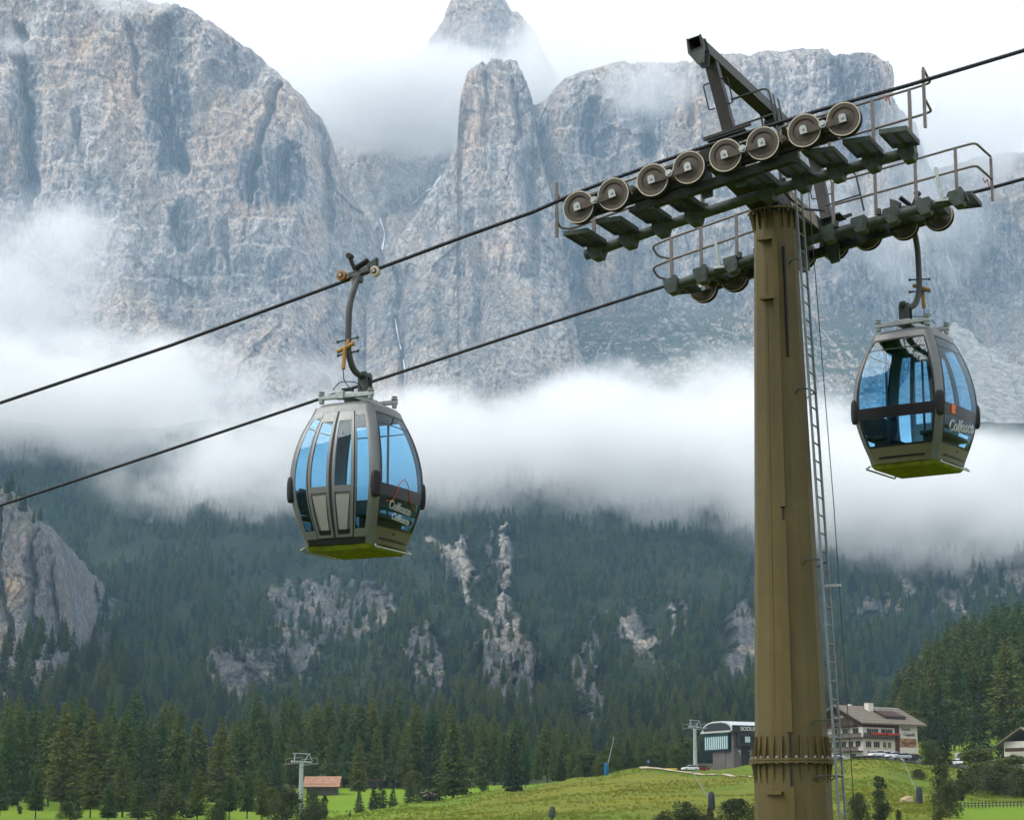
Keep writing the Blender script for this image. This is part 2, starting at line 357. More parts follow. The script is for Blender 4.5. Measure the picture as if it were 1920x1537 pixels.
# ------------------------------------------------------------------ wooded hillside under the cloud
def hill_base(px, py):
    return 1010 + np.clip(1460 - py, 0, None) * 1.28 + 40 * np.sin(px * 0.0042 + 0.6) + 26 * np.sin(px * 0.011 + 2.0)
CRAGS = [(178, 1170, 46, 75, 50), (100, 1250, 40, 30, 24), (620, 1150, 105, 50, 52), (480, 1270, 52, 48, 36), (560, 1230, 40, 40, 24), (955, 1265, 52, 92, 46), (985, 1300, 30, 60, 30), (1100, 1255, 24, 82, 28), (1180, 1185, 30, 26, 20), (1215, 1215, 22, 20, 16), (1265, 1165, 12, 34, 14), (1385, 1230, 26, 92, 40),
         (865, 1075, 26, 52, 24), (942, 1050, 16, 52, 20), (945, 1130, 14, 50, 16), (1700, 1105, 22, 26, 24), (1640, 1140, 52, 16, 22), (1780, 1090, 44, 52, 40), (1880, 1090, 70, 34, 36), (290, 970, 30, 16, 18), (720, 1120, 40, 24, 24), (455, 1290, 40, 50, 30), (800, 1240, 30, 60, 20), (1330, 1300, 16, 30, 14)]
hx0, hx1, hnx, hny = -400, 2320, 620, 330
xs = np.linspace(hx0, hx1, hnx); t = np.linspace(0, 1, hny)[:, None]
HPX = np.broadcast_to(xs[None, :], (hny, hnx)); HPY = 1465 + (800 - 1465) * np.broadcast_to(t, (hny, hnx))
Yb = hill_base(HPX, HPY); a_ = (HPX - 960) / F; b_ = (768.5 - HPY) / F
HX = a_ * Yb / (CP - b_ * SP); HZ = (SP + b_ * CP) * Yb / (CP - b_ * SP)
crag = np.zeros_like(HX)
wob = 26 * fbm(HPX * 0.035, HPY * 0.02, 3.3, 5, 0.65) * 2; wob2 = 26 * fbm(HPX * 0.05, HPY * 0.03, 8.3, 5, 0.65) * 2
hd = np.zeros_like(HX)
for (cx, cy, rx, ry_, dep) in CRAGS:
    q = blob(HPX + wob, HPY + wob2, cx, cy, rx * 1.15, ry_ * 1.15); crag = np.maximum(crag, q)
hd -= 46 * ridged(HX / 170.0, HZ / 330.0, 1.5, 3) + 12 * fbm(HX / 40.0, HZ / 40.0, 2.5, 4)
for (cx, cy, rx, ry_, dep) in CRAGS:
    q = sstep(0.15, 0.42, blob(HPX + wob, HPY + wob2 * 0.6, cx, cy, rx * 1.15, ry_ * 1.15))
    hd = np.minimum(hd, hd - q * np.clip(cy + ry_ - HPY, 0, 2 * ry_) * 0.30)
hd -= 0.35 * sstep(0.1, 0.4, crag) * (9 * cells(HX / 14.0 + 0.3 * wob / 14, HZ / 40.0, 1.0) + 5 * cells(HX / 5.0, HZ / 12.0, 2.0) + 5 * ridged(HX / 9.0, HZ / 40.0, 5.5, 2))
crag = sstep(0.26, 0.52, crag + 0.42 * fbm(HX / 10.0, HZ / 22.0, 9.5, 5, 0.65))
HV = np.stack([HX, Yb + hd, HZ], -1)
gul = np.zeros_like(HX)
for pts_, wd_ in (([(946, 1000), (938, 1050), (952, 1085), (936, 1130), (946, 1165), (962, 1195)], 7), ([(858, 1040), (872, 1085), (868, 1115), (905, 1150), (930, 1170)], 8), ([(1140, 1150), (1175, 1180), (1190, 1205), (1220, 1218)], 6), ([(1688, 1085), (1718, 1122)], 8), ([(1255, 1150), (1262, 1200)], 4), ([(800, 1010), (850, 1045)], 4), ([(1790, 1130), (1815, 1160)], 6)):
    gul = np.maximum(gul, np.clip(1.4 - seg_dist(HPX + wob * .35, HPY + wob2 * .35, pts_) / wd_, 0, 1))
me = mesh_np('hillside', HV.reshape(-1, 3), grid_faces(hny, hnx)); attr(me, 'rock', np.maximum(crag, sstep(.3, .7, gul))); attr(me, 'gully', gul)
attr(me, 'warm', sstep(0.3, 1.0, crag) * 0.45); attr(me, 'streak', crag * 0.6); attr(me, 'veg', np.zeros_like(crag))
k = NM('hillside_scrub'); p = k.coord('World')
c1 = k.mix(k.ramp(k.noise(p, 0.03, 5, 0.6), [(0.35, 0.0), (0.65, 1.0)]), (0.016, 0.030, 0.013, 1), (0.036, 0.052, 0.020, 1))
c1 = k.mix(k.ramp(k.noise(p, 0.12, 5, 0.7), [(0.58, 0.0), (0.74, 0.8)]), c1, (0.10, 0.098, 0.062, 1))
c1 = k.mix(1.0, c1, k.ramp(k.noise(p, 0.35, 6, 0.8), [(0.36, 0.25), (0.62, 1.35)]), 'MULTIPLY')
rk = k.mix(k.ramp(k.noise(k.coord('World', (1, 0.2, 0.3)), 0.16, 6, 0.7), [(0.35, 0.0), (0.65, 1.0)]), (0.075, 0.078, 0.088, 1), (0.25, 0.245, 0.235, 1))
rk = k.mix(k.ramp(k.noise(k.coord('World', (1, 0.10, 0.15)), 0.16, 4, 0.6), [(0.46, 0.0), (0.62, 0.8)]), rk, (0.10, 0.105, 0.115, 1))
rk = k.mix(k.ramp(k.noise(p, 0.022, 3, 0.5), [(0.54, 0.0), (0.64, 0.7)]), rk, (0.36, 0.31, 0.24, 1))
rk = k.mix(k.attr('gully'), rk, (0.44, 0.40, 0.34, 1))
vv = k.n('ShaderNodeTexVoronoi', feature='DISTANCE_TO_EDGE'); k.l(k.coord('World', (1, 0.25, 0.35)), vv.inputs['Vector']); vv.inputs['Scale'].default_value = 0.16
rk = k.mix(k.ramp(vv.outputs[0], [(0.0, 0.75), (0.09, 0.0)]), rk, (0.06, 0.062, 0.07, 1))
rk = k.mix(1.0, rk, k.ramp(k.noise(k.coord('World', (1, 0.35, 0.4)), 0.45, 6, 0.75), [(0.35, 0.35), (0.6, 1.1)]), 'MULTIPLY')
k.pbr(k.mix(k.attr('rock'), c1, rk), 0.95, 0, 0.15, normal=k.bump(k.noise(p, 0.3, 6, 0.7), 0.9, 5.0))
me.materials.append(k.m); hillside = tag(link(bpy.data.objects.new('hillside', me)), kind='structure')
def hill_at(px, py):
    i = (py - 1465) / (800 - 1465) * (hny - 1); j = (px - hx0) / (hx1 - hx0) * (hnx - 1)
    i = int(min(max(i, 0), hny - 2)); j = int(min(max(j, 0), hnx - 2))
    return HV[i, j], crag[i, j]

# --- rock pinnacle at the left edge
curtain('crag_left', -220, 150, 240,
        [(-220, 800), (-100, 850), (-40, 890), (0, 915), (20, 918), (45, 938), (62, 962), (88, 985), (100, 992), (108, 1030), (118, 1075), (127, 1140), (133, 1200), (150, 1290)], 1420, 330,
        lambda px, py: 1185 + np.clip(1420 - py, 0, None) * 0.20 + np.clip(px - 60, 0, None) * 0.4, M_ROCKLOW, amp=0.45, jag=3.0, seed=8.0, roundness=(20, 40), backlen=160, veg=0.5,
        clefts=[([(70, 1000), (68, 1120), (80, 1230)], 7, 12), ([(10, 960), (5, 1080), (30, 1200)], 8, 12), ([(105, 1040), (118, 1200)], 5, 8)],
        warm=[(35, 1110, 28, 45, 1.0), (10, 1190, 20, 30, 0.7)], streak=[(80, 1100, 40, 90, 0.6)])

# ------------------------------------------------------------------ ground
GY = [200, 250, 300, 380, 450, 500, 560, 620, 700, 800, 900, 1010, 1130]
GX = [-700, 0, 300, 600, 800, 960, 1100, 1210, 1320, 1500, 1640, 1740, 1850, 2000, 2600]
GT = [  # photo row of the ground surface at each distance
 [1575]*15,
 [1558, 1558, 1558, 1558, 1557, 1556, 1556, 1556, 1556, 1556, 1556, 1556, 1557, 1557, 1557],
 [1550, 1549, 1549, 1549, 1545, 1540, 1537, 1535, 1533, 1532, 1530, 1530, 1533, 1533, 1533],
 [1540, 1538, 1538, 1542, 1528, 1513, 1503, 1497, 1495, 1490, 1487, 1496, 1514, 1516, 1516],
 [1532, 1529, 1529, 1536, 1512, 1490, 1472, 1464, 1468, 1456, 1452, 1468, 1492, 1492, 1490],
 [1524, 1520, 1521, 1528, 1502, 1476, 1456, 1438, 1449, 1432, 1424, 1436, 1452, 1452, 1446],
 [1514, 1508, 1508, 1505, 1498, 1482, 1466, 1448, 1446, 1416, 1414, 1416, 1420, 1418, 1410],
 [1504, 1500, 1500, 1480, 1480, 1474, 1464, 1452, 1444, 1414, 1410, 1402, 1392, 1384, 1374],
 [1494, 1490, 1490, 1474, 1472, 1466, 1460, 1450, 1440, 1410, 1400, 1382, 1362, 1344, 1330],
 [1484, 1480, 1480, 1470, 1466, 1462, 1456, 1448, 1436, 1404, 1380, 1352, 1322, 1298, 1280],
 [1474, 1470, 1470, 1462, 1458, 1456, 1452, 1444, 1432, 1400, 1374, 1342, 1306, 1276, 1256],
 [1460, 1458, 1456, 1450, 1448, 1446, 1444, 1440, 1430, 1404, 1382, 1352, 1318, 1290, 1270],
 [1450, 1448, 1446, 1442, 1440, 1438, 1436, 1434, 1428, 1410, 1396, 1376, 1350, 1330, 1310]]
GTa = np.array(GT, float)
def ground_np(X, Y):
    X = np.asarray(X, float); Y = np.asarray(Y, float)
    Yc = np.clip(Y, GY[0], GY[-1])
    px = np.clip(960 + F * 1.014 * X / Yc, GX[0], GX[-1])
    i = np.clip(np.searchsorted(GY, Yc) - 1, 0, len(GY) - 2); gy = np.array(GY, float)
    j = np.clip(np.searchsorted(GX, px) - 1, 0, len(GX) - 2); gx = np.array(GX, float)
    u = (Yc - gy[i]) / (gy[i + 1] - gy[i]); v = (px - gx[j]) / (gx[j + 1] - gx[j]); v = v * v * (3 - 2 * v)
    py = (GTa[i, j] * (1 - u) * (1 - v) + GTa[i + 1, j] * u * (1 - v) + GTa[i, j + 1] * (1 - u) * v + GTa[i + 1, j + 1] * u * v)
    b = (768.5 - py) / F; H = (SP + b * CP) / (CP - b * SP) * Yc
    s = sstep(60, 230, Y)
    H = -1.9 * (1 - s) + H * s
    am = sstep(150, 300, Y)
    return H + am * (0.6 * fbm(X / 28.0, Y / 28.0, 0.2, 3) + 0.30 * fbm(X / 5.0, Y / 6.0, 4.2, 2))
def gz(x, y): return float(ground_np(np.array([x]), np.array([y]))[0])
def dist_of(px, py):
    """distance at which the meadow is seen at photo row py below column px"""
    lo, hi = 215.0, 500.0
    for _ in range(30):
        m = (lo + hi) / 2; X = (px - 960) / F * m / 1.014; z = gz(X, m)
        if z > at(px, py, m).z: hi = m
        else: lo = m
    return (lo + hi) / 2
def on_ground(px, Y):
    """point of the ground at distance Y below photo column px"""
    X = (px - 960) / F * Y / 1.014
    return Vector((X, Y, gz(X, Y)))
rows = np.concatenate([np.linspace(-500, 60, 12), np.linspace(80, 240, 14), np.linspace(244, 660, 150), np.linspace(670, 1130, 60)])
cols = np.linspace(-1, 1, 520)
GXX = np.stack([np.sign(cols) * np.abs(cols) ** 1.25 * max(420.0, 0.62 * y + 150) for y in rows]); GYY = np.repeat(rows[:, None], len(cols), 1)
GZZ = ground_np(GXX, GYY)
me = mesh_np('ground', np.stack([GXX, GYY, GZZ], -1).reshape(-1, 3), grid_faces(len(rows), len(cols)))
k = NM('meadow_grass'); p = k.coord('World')
n1 = k.noise(p, 0.018, 4, 0.55, 0.5); n2 = k.noise(k.coord('World', (0.45, 1.5, 1.0)), 0.12, 5, 0.65); n3 = k.noise(k.coord('World', (0.35, 1.0, 1.0)), 0.55, 6, 0.75)
c = k.mix(k.ramp(n1, [(0.40, 0.0), (0.58, 1.0)]), (0.118, 0.195, 0.010, 1), (0.235, 0.215, 0.018, 1))
c = k.mix(k.ramp(n2, [(0.40, 0.0), (0.66, 0.8)]), c, (0.150, 0.185, 0.018, 1))
c = k.mix(k.ramp(n3, [(0.42, 0.0), (0.66, 0.8)]), c, (0.075, 0.105, 0.010, 1))
c = k.mix(k.math('MULTIPLY', k.attr('lush'), k.ramp(n2, [(0.3, 0.8), (0.7, 1.0)])), c, (0.150, 0.260, 0.012, 1))
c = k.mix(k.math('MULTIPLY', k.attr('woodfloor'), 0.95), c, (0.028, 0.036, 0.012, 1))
k.pbr(c, 0.9, 0, 0.15, normal=k.bump(k.noise(p, 1.6, 5, 0.75), 1.0, 0.5))
gpx = 960 + F * 1.014 * GXX / np.maximum(GYY, 60)
lush = np.maximum(sstep(500, 520, GYY) * (1 - sstep(1230, 1300, gpx)) + 0.6 * sstep(1770, 1800, gpx) * sstep(1560, 1600, gpx) * sstep(540, 560, GYY), sstep(1765, 1800, gpx) * (1 - sstep(396, 404, GYY - 0.05 * (gpx - 1800) * 0)) * sstep(250, 270, GYY))
lush = np.maximum(lush, (1 - sstep(700, 980, gpx)) * sstep(300, 420, GYY) * 0.8)
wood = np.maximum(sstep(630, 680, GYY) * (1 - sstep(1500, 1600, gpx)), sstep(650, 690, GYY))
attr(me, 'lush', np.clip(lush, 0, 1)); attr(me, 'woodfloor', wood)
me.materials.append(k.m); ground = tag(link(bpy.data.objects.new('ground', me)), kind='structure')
# far valley floor so that the land goes on under the mountains
vf = mesh_np('valley_floor', np.array([(-9000, 1110, 20), (9000, 1110, 20), (9000, 9000, 60), (-9000, 9000, 60)], float), np.array([[0, 1, 2, 3]]))
vf.materials.append(hillside.data.materials[0]); attr(vf, 'rock', [0.0] * 4); tag(link(bpy.data.objects.new('valley_floor', vf)), kind='structure')
# ================================================================== TREES
def foliage(name, c0, c1, c2, trans=0.25):
    k = NM(name)
    oi = k.n('ShaderNodeObjectInfo').outputs['Random']; gi = k.n('ShaderNodeNewGeometry').outputs['Random Per Island']
    c = k.mix(oi, c0 + (1,), c1 + (1,)); c = k.mix(k.math('MULTIPLY', gi, 0.6), c, c2 + (1,))
    p = k.n('ShaderNodeBsdfPrincipled'); k.l(c, p.inputs['Base Color']); p.inputs['Roughness'].default_value = 0.75; p.inputs['Specular IOR Level'].default_value = 0.2
    tr = k.n('ShaderNodeBsdfTranslucent'); k.l(c, tr.inputs[0])
    ms = k.n('ShaderNodeMixShader'); ms.inputs[0].default_value = trans; k.l(p.outputs[0], ms.inputs[1]); k.l(tr.outputs[0], ms.inputs[2]); k.l(ms.outputs[0], k.out.inputs[0])
    return k.m
M_LARCH = foliage('larch_needles', (0.055, 0.112, 0.032), (0.150, 0.160, 0.036), (0.022, 0.044, 0.014))
M_SPRUCE = foliage('spruce_needles', (0.022, 0.042, 0.020), (0.042, 0.066, 0.026), (0.014, 0.026, 0.012))
M_BROAD = foliage('broad_leaves', (0.060, 0.095, 0.022), (0.105, 0.115, 0.030), (0.030, 0.050, 0.015))
M_BUSH = foliage('willow_leaves', (0.052, 0.070, 0.022), (0.080, 0.092, 0.030), (0.024, 0.036, 0.013))
k = NM('bark'); p = k.coord('Object', (1, 1, 0.25)); k.pbr(k.mix(k.noise(p, 6, 4), (0.06, 0.045, 0.032, 1), (0.15, 0.12, 0.09, 1)), 0.9, 0, 0.2); M_BARK = k.m

def quads(cen, dr, sd, ln, wd):
    """leaf sprays: kite-shaped quads"""
    n = len(cen)
    v = np.stack([cen - dr * ln[:, None] * 0.5, cen + sd * wd[:, None] * 0.5, cen + dr * ln[:, None] * 0.5, cen - sd * wd[:, None] * 0.5], 1).reshape(-1, 3)
    return v, np.arange(4 * n).reshape(n, 4)

def norm(a): return a / np.maximum(np.linalg.norm(a, axis=-1, keepdims=True), 1e-6)

def conifer_crown(seed, h=20.0, r=3.6, levels=46, per=7, pts=8, droop=0.25, size=(0.95, 0.42), start=0.10, power=0.85, ragged=0.35):
    R = np.random.RandomState(seed); C = []; D = []; L = []
    for i in range(levels):
        t = (i + R.uniform(-.3, .3)) / levels; z = h * (start + (1 - start) * t)
        rad = r * max(0.03, (1 - t)) ** power * (0.75 + 0.5 * min(1, t * 6))
        for b in range(per if t < 0.85 else 4):
            az = R.uniform(0, 2 * np.pi); ln = rad * R.uniform(1 - ragged * 1.6, 1 + ragged * 0.5)
            if R.rand() < 0.08: ln *= 0.4
            q = np.sqrt(R.uniform(0.03, 1.0, max(2, int(pts * (0.35 + 0.65 * (1 - t)))))) * ln
            up = 0.10 - droop * (1 - t * 0.8)
            x = np.cos(az) * q; y = np.sin(az) * q; zz = z + up * q + 0.06 * q * q / max(r, 1)
            c = np.stack([x, y, zz], 1) + R.normal(0, 0.11 + 0.05 * rad, (len(q), 3)) * np.array([1, 1, 0.7]); C.append(c)
            D.append(np.tile(np.array([np.cos(az), np.sin(az), up - 0.25]), (len(q), 1)) + R.normal(0, 0.35, (len(q), 3))); L.append(np.full(len(q), 1.0 - 0.45 * t))
    C = np.concatenate(C); D = norm(np.concatenate(D)); L = np.concatenate(L); n = len(C)
    S = norm(np.cross(D, norm(R.normal(size=(n, 3)) * np.array([1, 1, 0.5]) + np.array([0, 0, 0.8]))))
    return quads(C, D, S, size[0] * L * R.uniform(0.6, 1.35, n), size[1] * L * R.uniform(0.6, 1.3, n))

def blob_crown(seed, h=8.0, r=3.0, lobes=13, n=2300, base=0.18, size=0.42, shape='round'):
    R = np.random.RandomState(seed); cs = []
    for i in range(lobes):
        t = R.uniform(0.0, 1.0); z = h * (base + (0.92 - base) * t)
        if shape == 'round': rr = r * math.sqrt(max(0.05, 1 - (2 * t - 0.85) ** 2 * 0.9))
        elif shape == 'bush': rr = r * math.sqrt(max(0.08, 1 - t * t))
        else: rr = r * (0.25 + 0.75 * math.sin(math.pi * min(1, 0.15 + 0.8 * t)))
        az = R.uniform(0, 6.283); q = rr * math.sqrt(R.uniform(0, 1)) * 0.8
        cs.append((math.cos(az) * q, math.sin(az) * q, z, rr * R.uniform(0.42, 0.72)))
    P = []; N = []
    per = n // lobes
    for (x, y, z, q) in cs:
        d = norm(R.normal(size=(per, 3))); rad = q * R.uniform(0.45, 1.18, per)[:, None] ** 0.6
        P.append(np.array([x, y, z]) + d * rad * np.array([1, 1, 0.85])); N.append(d)
    P = np.concatenate(P); N = np.concatenate(N); m = len(P)
    D = norm(R.normal(size=(m, 3)) + np.array([0, 0, -0.2])); S = norm(np.cross(D, N + R.normal(0, .4, (m, 3))))
    return quads(P, D, S, size * R.uniform(0.6, 1.5, m), size * 0.62 * R.uniform(0.6, 1.4, m))

def trunk_mesh(h, r0, lean=0.0, forks=0, seed=0):
    R = random.Random(seed); V = []; Fc = []
    def tube(pts, rs, n=6):
        o = len(V)
        for (c, r) in zip(pts, rs):
            for i in range(n): a = 6.2832 * i / n; V.append((c[0] + r * math.cos(a), c[1] + r * math.sin(a), c[2]))
        for j in range(len(pts) - 1):
            for i in range(n): Fc.append((o + j * n + i, o + j * n + (i + 1) % n, o + (j + 1) * n + (i + 1) % n, o + (j + 1) * n + i))
    N = 7; pts = []; rs = []
    for i in range(N):
        t = i / (N - 1); pts.append((lean * t * h * .1 + R.uniform(-.06, .06) * r0, R.uniform(-.06, .06) * r0, -0.6 + (h + 0.6) * t)); rs.append(r0 * (1.25 if i == 0 else 1) * (1 - 0.93 * t))
    tube(pts, rs)
    for f in range(forks):
        t0 = R.uniform(.22, .6); az = R.uniform(0, 6.283); ln = h * R.uniform(.22, .4); b = (0, 0, h * t0)
        pp = [(b[0] + math.cos(az) * ln * s * .6, b[1] + math.sin(az) * ln * s * .6, b[2] + ln * s * .8) for s in (0, .5, 1)]
        tube(pp, [r0 * .4, r0 * .25, r0 * .06], 5)
    me = mesh_np('trunk', np.array(V), np.array(Fc)); me.materials.append(M_BARK); return me

def crown_mesh(vf, mat):
    me = mesh_np('crown', vf[0], vf[1], smooth=False); me.materials.append(mat); return me

KINDS = {}
KINDS['larch'] = [(crown_mesh(conifer_crown(s, 20, rr, 60, 9, 12, dr, (1.0, 0.42), st, pw), M_LARCH), trunk_mesh(19.4, 0.24, seed=s), 20.0)
                  for s, rr, dr, st, pw in ((1, 3.5, .22, .10, .72), (2, 3.0, .30, .14, .62), (3, 3.9, .18, .07, .85), (4, 2.8, .28, .18, .58), (5, 3.4, .25, .06, .7), (6, 3.2, .15, .2, .66))]
KINDS['spruce'] = [(crown_mesh(conifer_crown(s, 20, rr, 44, 9, 9, .34, (1.05, 0.5), .03, pw, .22), M_SPRUCE), trunk_mesh(19.3, 0.28, seed=s), 20.0)
                   for s, rr, pw in ((11, 4.4, .95), (12, 3.7, .9), (13, 4.8, 1.0), (14, 3.2, .85))]
KINDS['broad'] = [(crown_mesh(blob_crown(s, 10, 3.3, 26, 4600, .14, .42, 'round'), M_BROAD), trunk_mesh(6.5, .2, forks=5, seed=s), 10.0) for s in (21, 22, 23)]
KINDS['bush'] = [(crown_mesh(blob_crown(s, 6, 3.2, 26, 4600, .02, .34, 'bush'), M_BUSH), trunk_mesh(3.6, .12, forks=6, seed=s), 6.0) for s in (31, 32, 33)]
KINDS['column'] = [(crown_mesh(blob_crown(s, 10, 1.9, 34, 4600, .02, .36, 'col'), M_BUSH), trunk_mesh(8.0, .12, forks=4, seed=s), 10.0) for s in (41, 42)]
NAMES = {'larch': 'larch_tree', 'spruce': 'spruce_tree', 'broad': 'deciduous_tree', 'bush': 'willow_bush', 'column': 'slender_tree'}
CAT = {'larch': 'tree', 'spruce': 'tree', 'broad': 'tree', 'bush': 'bush', 'column': 'tree'}
PROTO = {}
def plant(kind, base, height, label, group=None, wide=1.0, var=None):
    v = rnd.randrange(len(KINDS[kind])) if var is None else var
    cm, tm, h0 = KINDS[kind][v]
    s = height / h0
    root = empty(NAMES[kind], base, (0, 0, rnd.uniform(0, 6.283))); root.scale = (s * wide, s * wide, s)
    c = link(bpy.data.objects.new('crown', cm), root); link(bpy.data.objects.new('trunk', tm), root)
    tag(root, label, CAT[kind], group); PROTO.setdefault((kind, v), c)
    return root
def tree(kind, px, top, Y, label, group=None, wide=1.0, var=None):
    if Y > 1300: Y = dist_of(px, Y)          # given as the photo row of its foot
    b = on_ground(px, Y); h = at(px, top, Y).z - b.z
    return plant(kind, b, h, label, group, wide, var)

ORD = 'first second third fourth fifth sixth seventh eighth ninth tenth eleventh twelfth thirteenth fourteenth fifteenth sixteenth seventeenth eighteenth nineteenth twentieth twenty-first twenty-second'.split()
# --- the larch wood behind the meadow on the left
GL = 'larches in the wood behind the meadow'
for io, (px, top, Y) in enumerate(sorted(((-25, 1318, 530), (15, 1322, 520), (35, 1305, 545), (60, 1318, 560), (92, 1324, 535), (149, 1312, 540), (170, 1333, 520), (230, 1338, 515), (265, 1346, 530), (332, 1340, 530), (370, 1335, 545), (415, 1343, 540), (450, 1347, 555), (196, 1330, 560), (300, 1342, 560)))):
    tree('larch', px, top + rnd.uniform(-7, 14), Y, f'{ORD[io]} tall larch from the left edge, front rows of the left wood', GL, rnd.uniform(0.8, 1.4))
tree('larch', 118, 1314, 508, 'tall larch with a bare lower trunk standing in front of the left wood', None, 1.15, 0)
for io, (px, top, Y) in enumerate(sorted(((590, 1318, 660), (615, 1308, 665), (645, 1300, 670), (675, 1311, 660), (697, 1305, 675), (725, 1308, 670), (747, 1311, 665), (777, 1316, 660), (810, 1333, 655), (872, 1340, 650), (900, 1336, 655), (927, 1360, 640), (550, 1347, 625), (517, 1372, 600), (582, 1367, 620), (485, 1366, 590), (465, 1356, 600), (830, 1345, 660), (760, 1340, 645), (660, 1345, 640), (705, 1350, 640)))):
    tree('larch', px, top + rnd.uniform(-7, 14), Y, f'{ORD[io]} tall larch, counted from the left, in the row behind the rust-roofed barn', GL, rnd.uniform(0.75, 1.35))
for io, (px, top, Y) in enumerate(sorted(((905, 1336, 640), (969, 1333, 650), (1026, 1346, 640), (1008, 1400, 570), (1104, 1372, 620), (1066, 1386, 610), (1126, 1402, 590), (1143, 1375, 620), (1204, 1380, 600), (945, 1372, 600), (985, 1385, 590), (1085, 1404, 585)))):
    tree('larch', px, top + rnd.uniform(-3, 3), Y, f'{ORD[io]} larch from the left in the row beyond the meadow crest', GL, rnd.uniform(0.8, 1.4))
tree('larch', 850, 1343, 505, 'large spreading larch at the edge of the meadow right of the barn', None, 1.35, 2)
tree('larch', 672, 1381, 560, 'slim larch standing just right of the rust-roofed barn', None, 1.0, 3)
for i in range(46):
    px = rnd.uniform(-120, 560); Y = rnd.uniform(575, 800); top = 1332 + rnd.uniform(-34, 34) + 14 * math.sin(px * .02)
    tree('larch', px, top, Y, 'larch deep in the wood at the left edge', GL, rnd.uniform(0.7, 1.3))
for i in range(46):
    px = rnd.uniform(540, 960); Y = rnd.uniform(650, 830); top = 1324 + rnd.uniform(-18, 44) + max(0, px - 780) * 0.16
    tree('larch', px, top, Y, 'larch deep in the wood behind the barn', GL, rnd.uniform(0.7, 1.3))
for i in range(34):
    px = rnd.uniform(900, 1300); Y = rnd.uniform(600, 820); top = 1368 + rnd.uniform(-14, 26) + max(0, px - 1150) * 0.10
    tree('larch', px, top, Y, 'smaller larch in the back of the wood left of the lift station', GL, rnd.uniform(0.7, 1.3))
tree('spruce', 285, 1366, 500, 'dark spruce in the shaded gap of the left wood', None, 0.9)
tree('spruce', 272, 1376, 512, 'second dark spruce in the shaded gap, a little shorter', None, 0.9)
tree('spruce', 360, 1366, 480, 'dark narrow spruce in front of the left wood', None, 0.6)
tree('spruce', 147, 1480, 430, 'short dark spruce at the foot of the large left larches', None, 1.1)
tree('spruce', 212, 1462, 425, 'broad dark spruce at the bottom edge below the left wood', None, 1.1)
tree('spruce', 355, 1455, 425, 'dark spruce clump at the bottom edge beneath the twin cables', None, 1.0)
tree('larch', 232, 1405, 440, 'yellowish larch rising over the broad dark spruce', None, 1.3)
tree('larch', 465, 1440, 430, 'young larch at the bottom edge left of the small grey pylon', None, 1.2)
tree('larch', 345, 1415, 440, 'thin larch behind the dark spruce clump', None, 0.9)
tree('broad', 412, 1474, 432, 'thin-leaved tree left of the bottom edge spruces', None, 0.8)
tree('broad', 508, 1470, 435, 'brownish leafy tree left of the small grey pylon', None, 1.0)
tree('broad', 588, 1478, 440, 'leafy tree right behind the small grey pylon', None, 0.9)
tree('column', 610, 1486, 440, 'small bare-stemmed tree between the grey pylon and the bright meadow', None, 0.8)
tree('spruce', 536, 1484, 430, 'small dark spruce at the foot of the grey pylon', None, 0.8)
tree('broad', 40, 1508, 470, 'tiny round bush on the bright meadow at the left edge', None, 0.9)
tree('larch', 3, 1430, 450, 'larch cut by the left edge of the picture', None, 1.2)
for px, top, Y, kd, wd, lb in ((70, 1440, 400, 'larch', 1.3, 'larch at the bottom edge, leftmost of the row before the left wood'), (172, 1425, 398, 'larch', 1.4, 'full larch at the bottom edge between the two low spruces'), (205, 1470, 380, 'larch', 1.5, 'squat larch at the bottom edge in front of the broad spruce'), (262, 1452, 392, 'larch', 1.4, 'olive larch at the bottom edge right of the broad spruce'), (318, 1462, 390, 'bush', 1.0, 'scrubby bush at the bottom edge left of the spruce clump'), (372, 1440, 385, 'larch', 1.3, 'larch at the bottom edge just right of the spruce clump'), (432, 1450, 395, 'larch', 1.3, 'larch at the bottom edge halfway to the grey pylon'), (492, 1455, 390, 'larch', 1.2, 'larch at the bottom edge close to the grey pylon'), (540, 1475, 385, 'bush', 1.1, 'wide bush at the foot of the grey pylon'), (128, 1500, 385, 'bush', 1.0, 'dark bush under the large left larches'), (590, 1490, 400, 'bush', 0.9, 'bush right of the grey pylon foot'), (410, 1500, 380, 'bush', 0.9, 'low bush at the bottom edge below the twin cables')):
    tree(kd, px, top, Y, lb, None, wd)
for i in range(16):
    px = 1070 + i * 15 + rnd.uniform(-5, 5); tree('broad' if i % 3 else 'larch', px, 1408 + rnd.uniform(-14, 12) + 4 * math.sin(i), 560 + rnd.uniform(0, 30), 'leafy tree in the belt behind the gravel path', 'trees in the belt behind the path', 1.25)
# spruces along the far rim of the meadow
for i, (px, top, Y, lb) in enumerate(((674, 1478, 470, 'dark little spruce below the slim larch by the barn'), (702, 1458, 480, 'young spruce, left of a cluster of three on the meadow rim'), (716, 1455, 478, 'young spruce, tallest of a cluster of three on the meadow rim'), (737, 1468, 475, 'young spruce, right of a cluster of three on the meadow rim'),
                                 (768, 1460, 500, 'dark spruce at the left end of the pair beside the little hut'), (785, 1470, 490, 'dark spruce next to the little hut roof'), (812, 1400, 510, 'tall thin spruce behind the little hut'), (962, 1371, 478, 'big dark spruce standing alone on the crest of the meadow'), (1052, 1399, 488, 'dark spruce on the crest, right of the big lone spruce'), (1177, 1382, 530, 'dark spruce close to the walker on the path'), (657, 1516, 440, 'tiny spruce on the bright meadow left of the rim'))):
    tree('spruce', px, top, Y, lb, 'spruces on the rim of the meadow', 1.15)
tree('broad', 776, 1440, 545, 'round pale green tree standing above the little hut', None, 1.0)
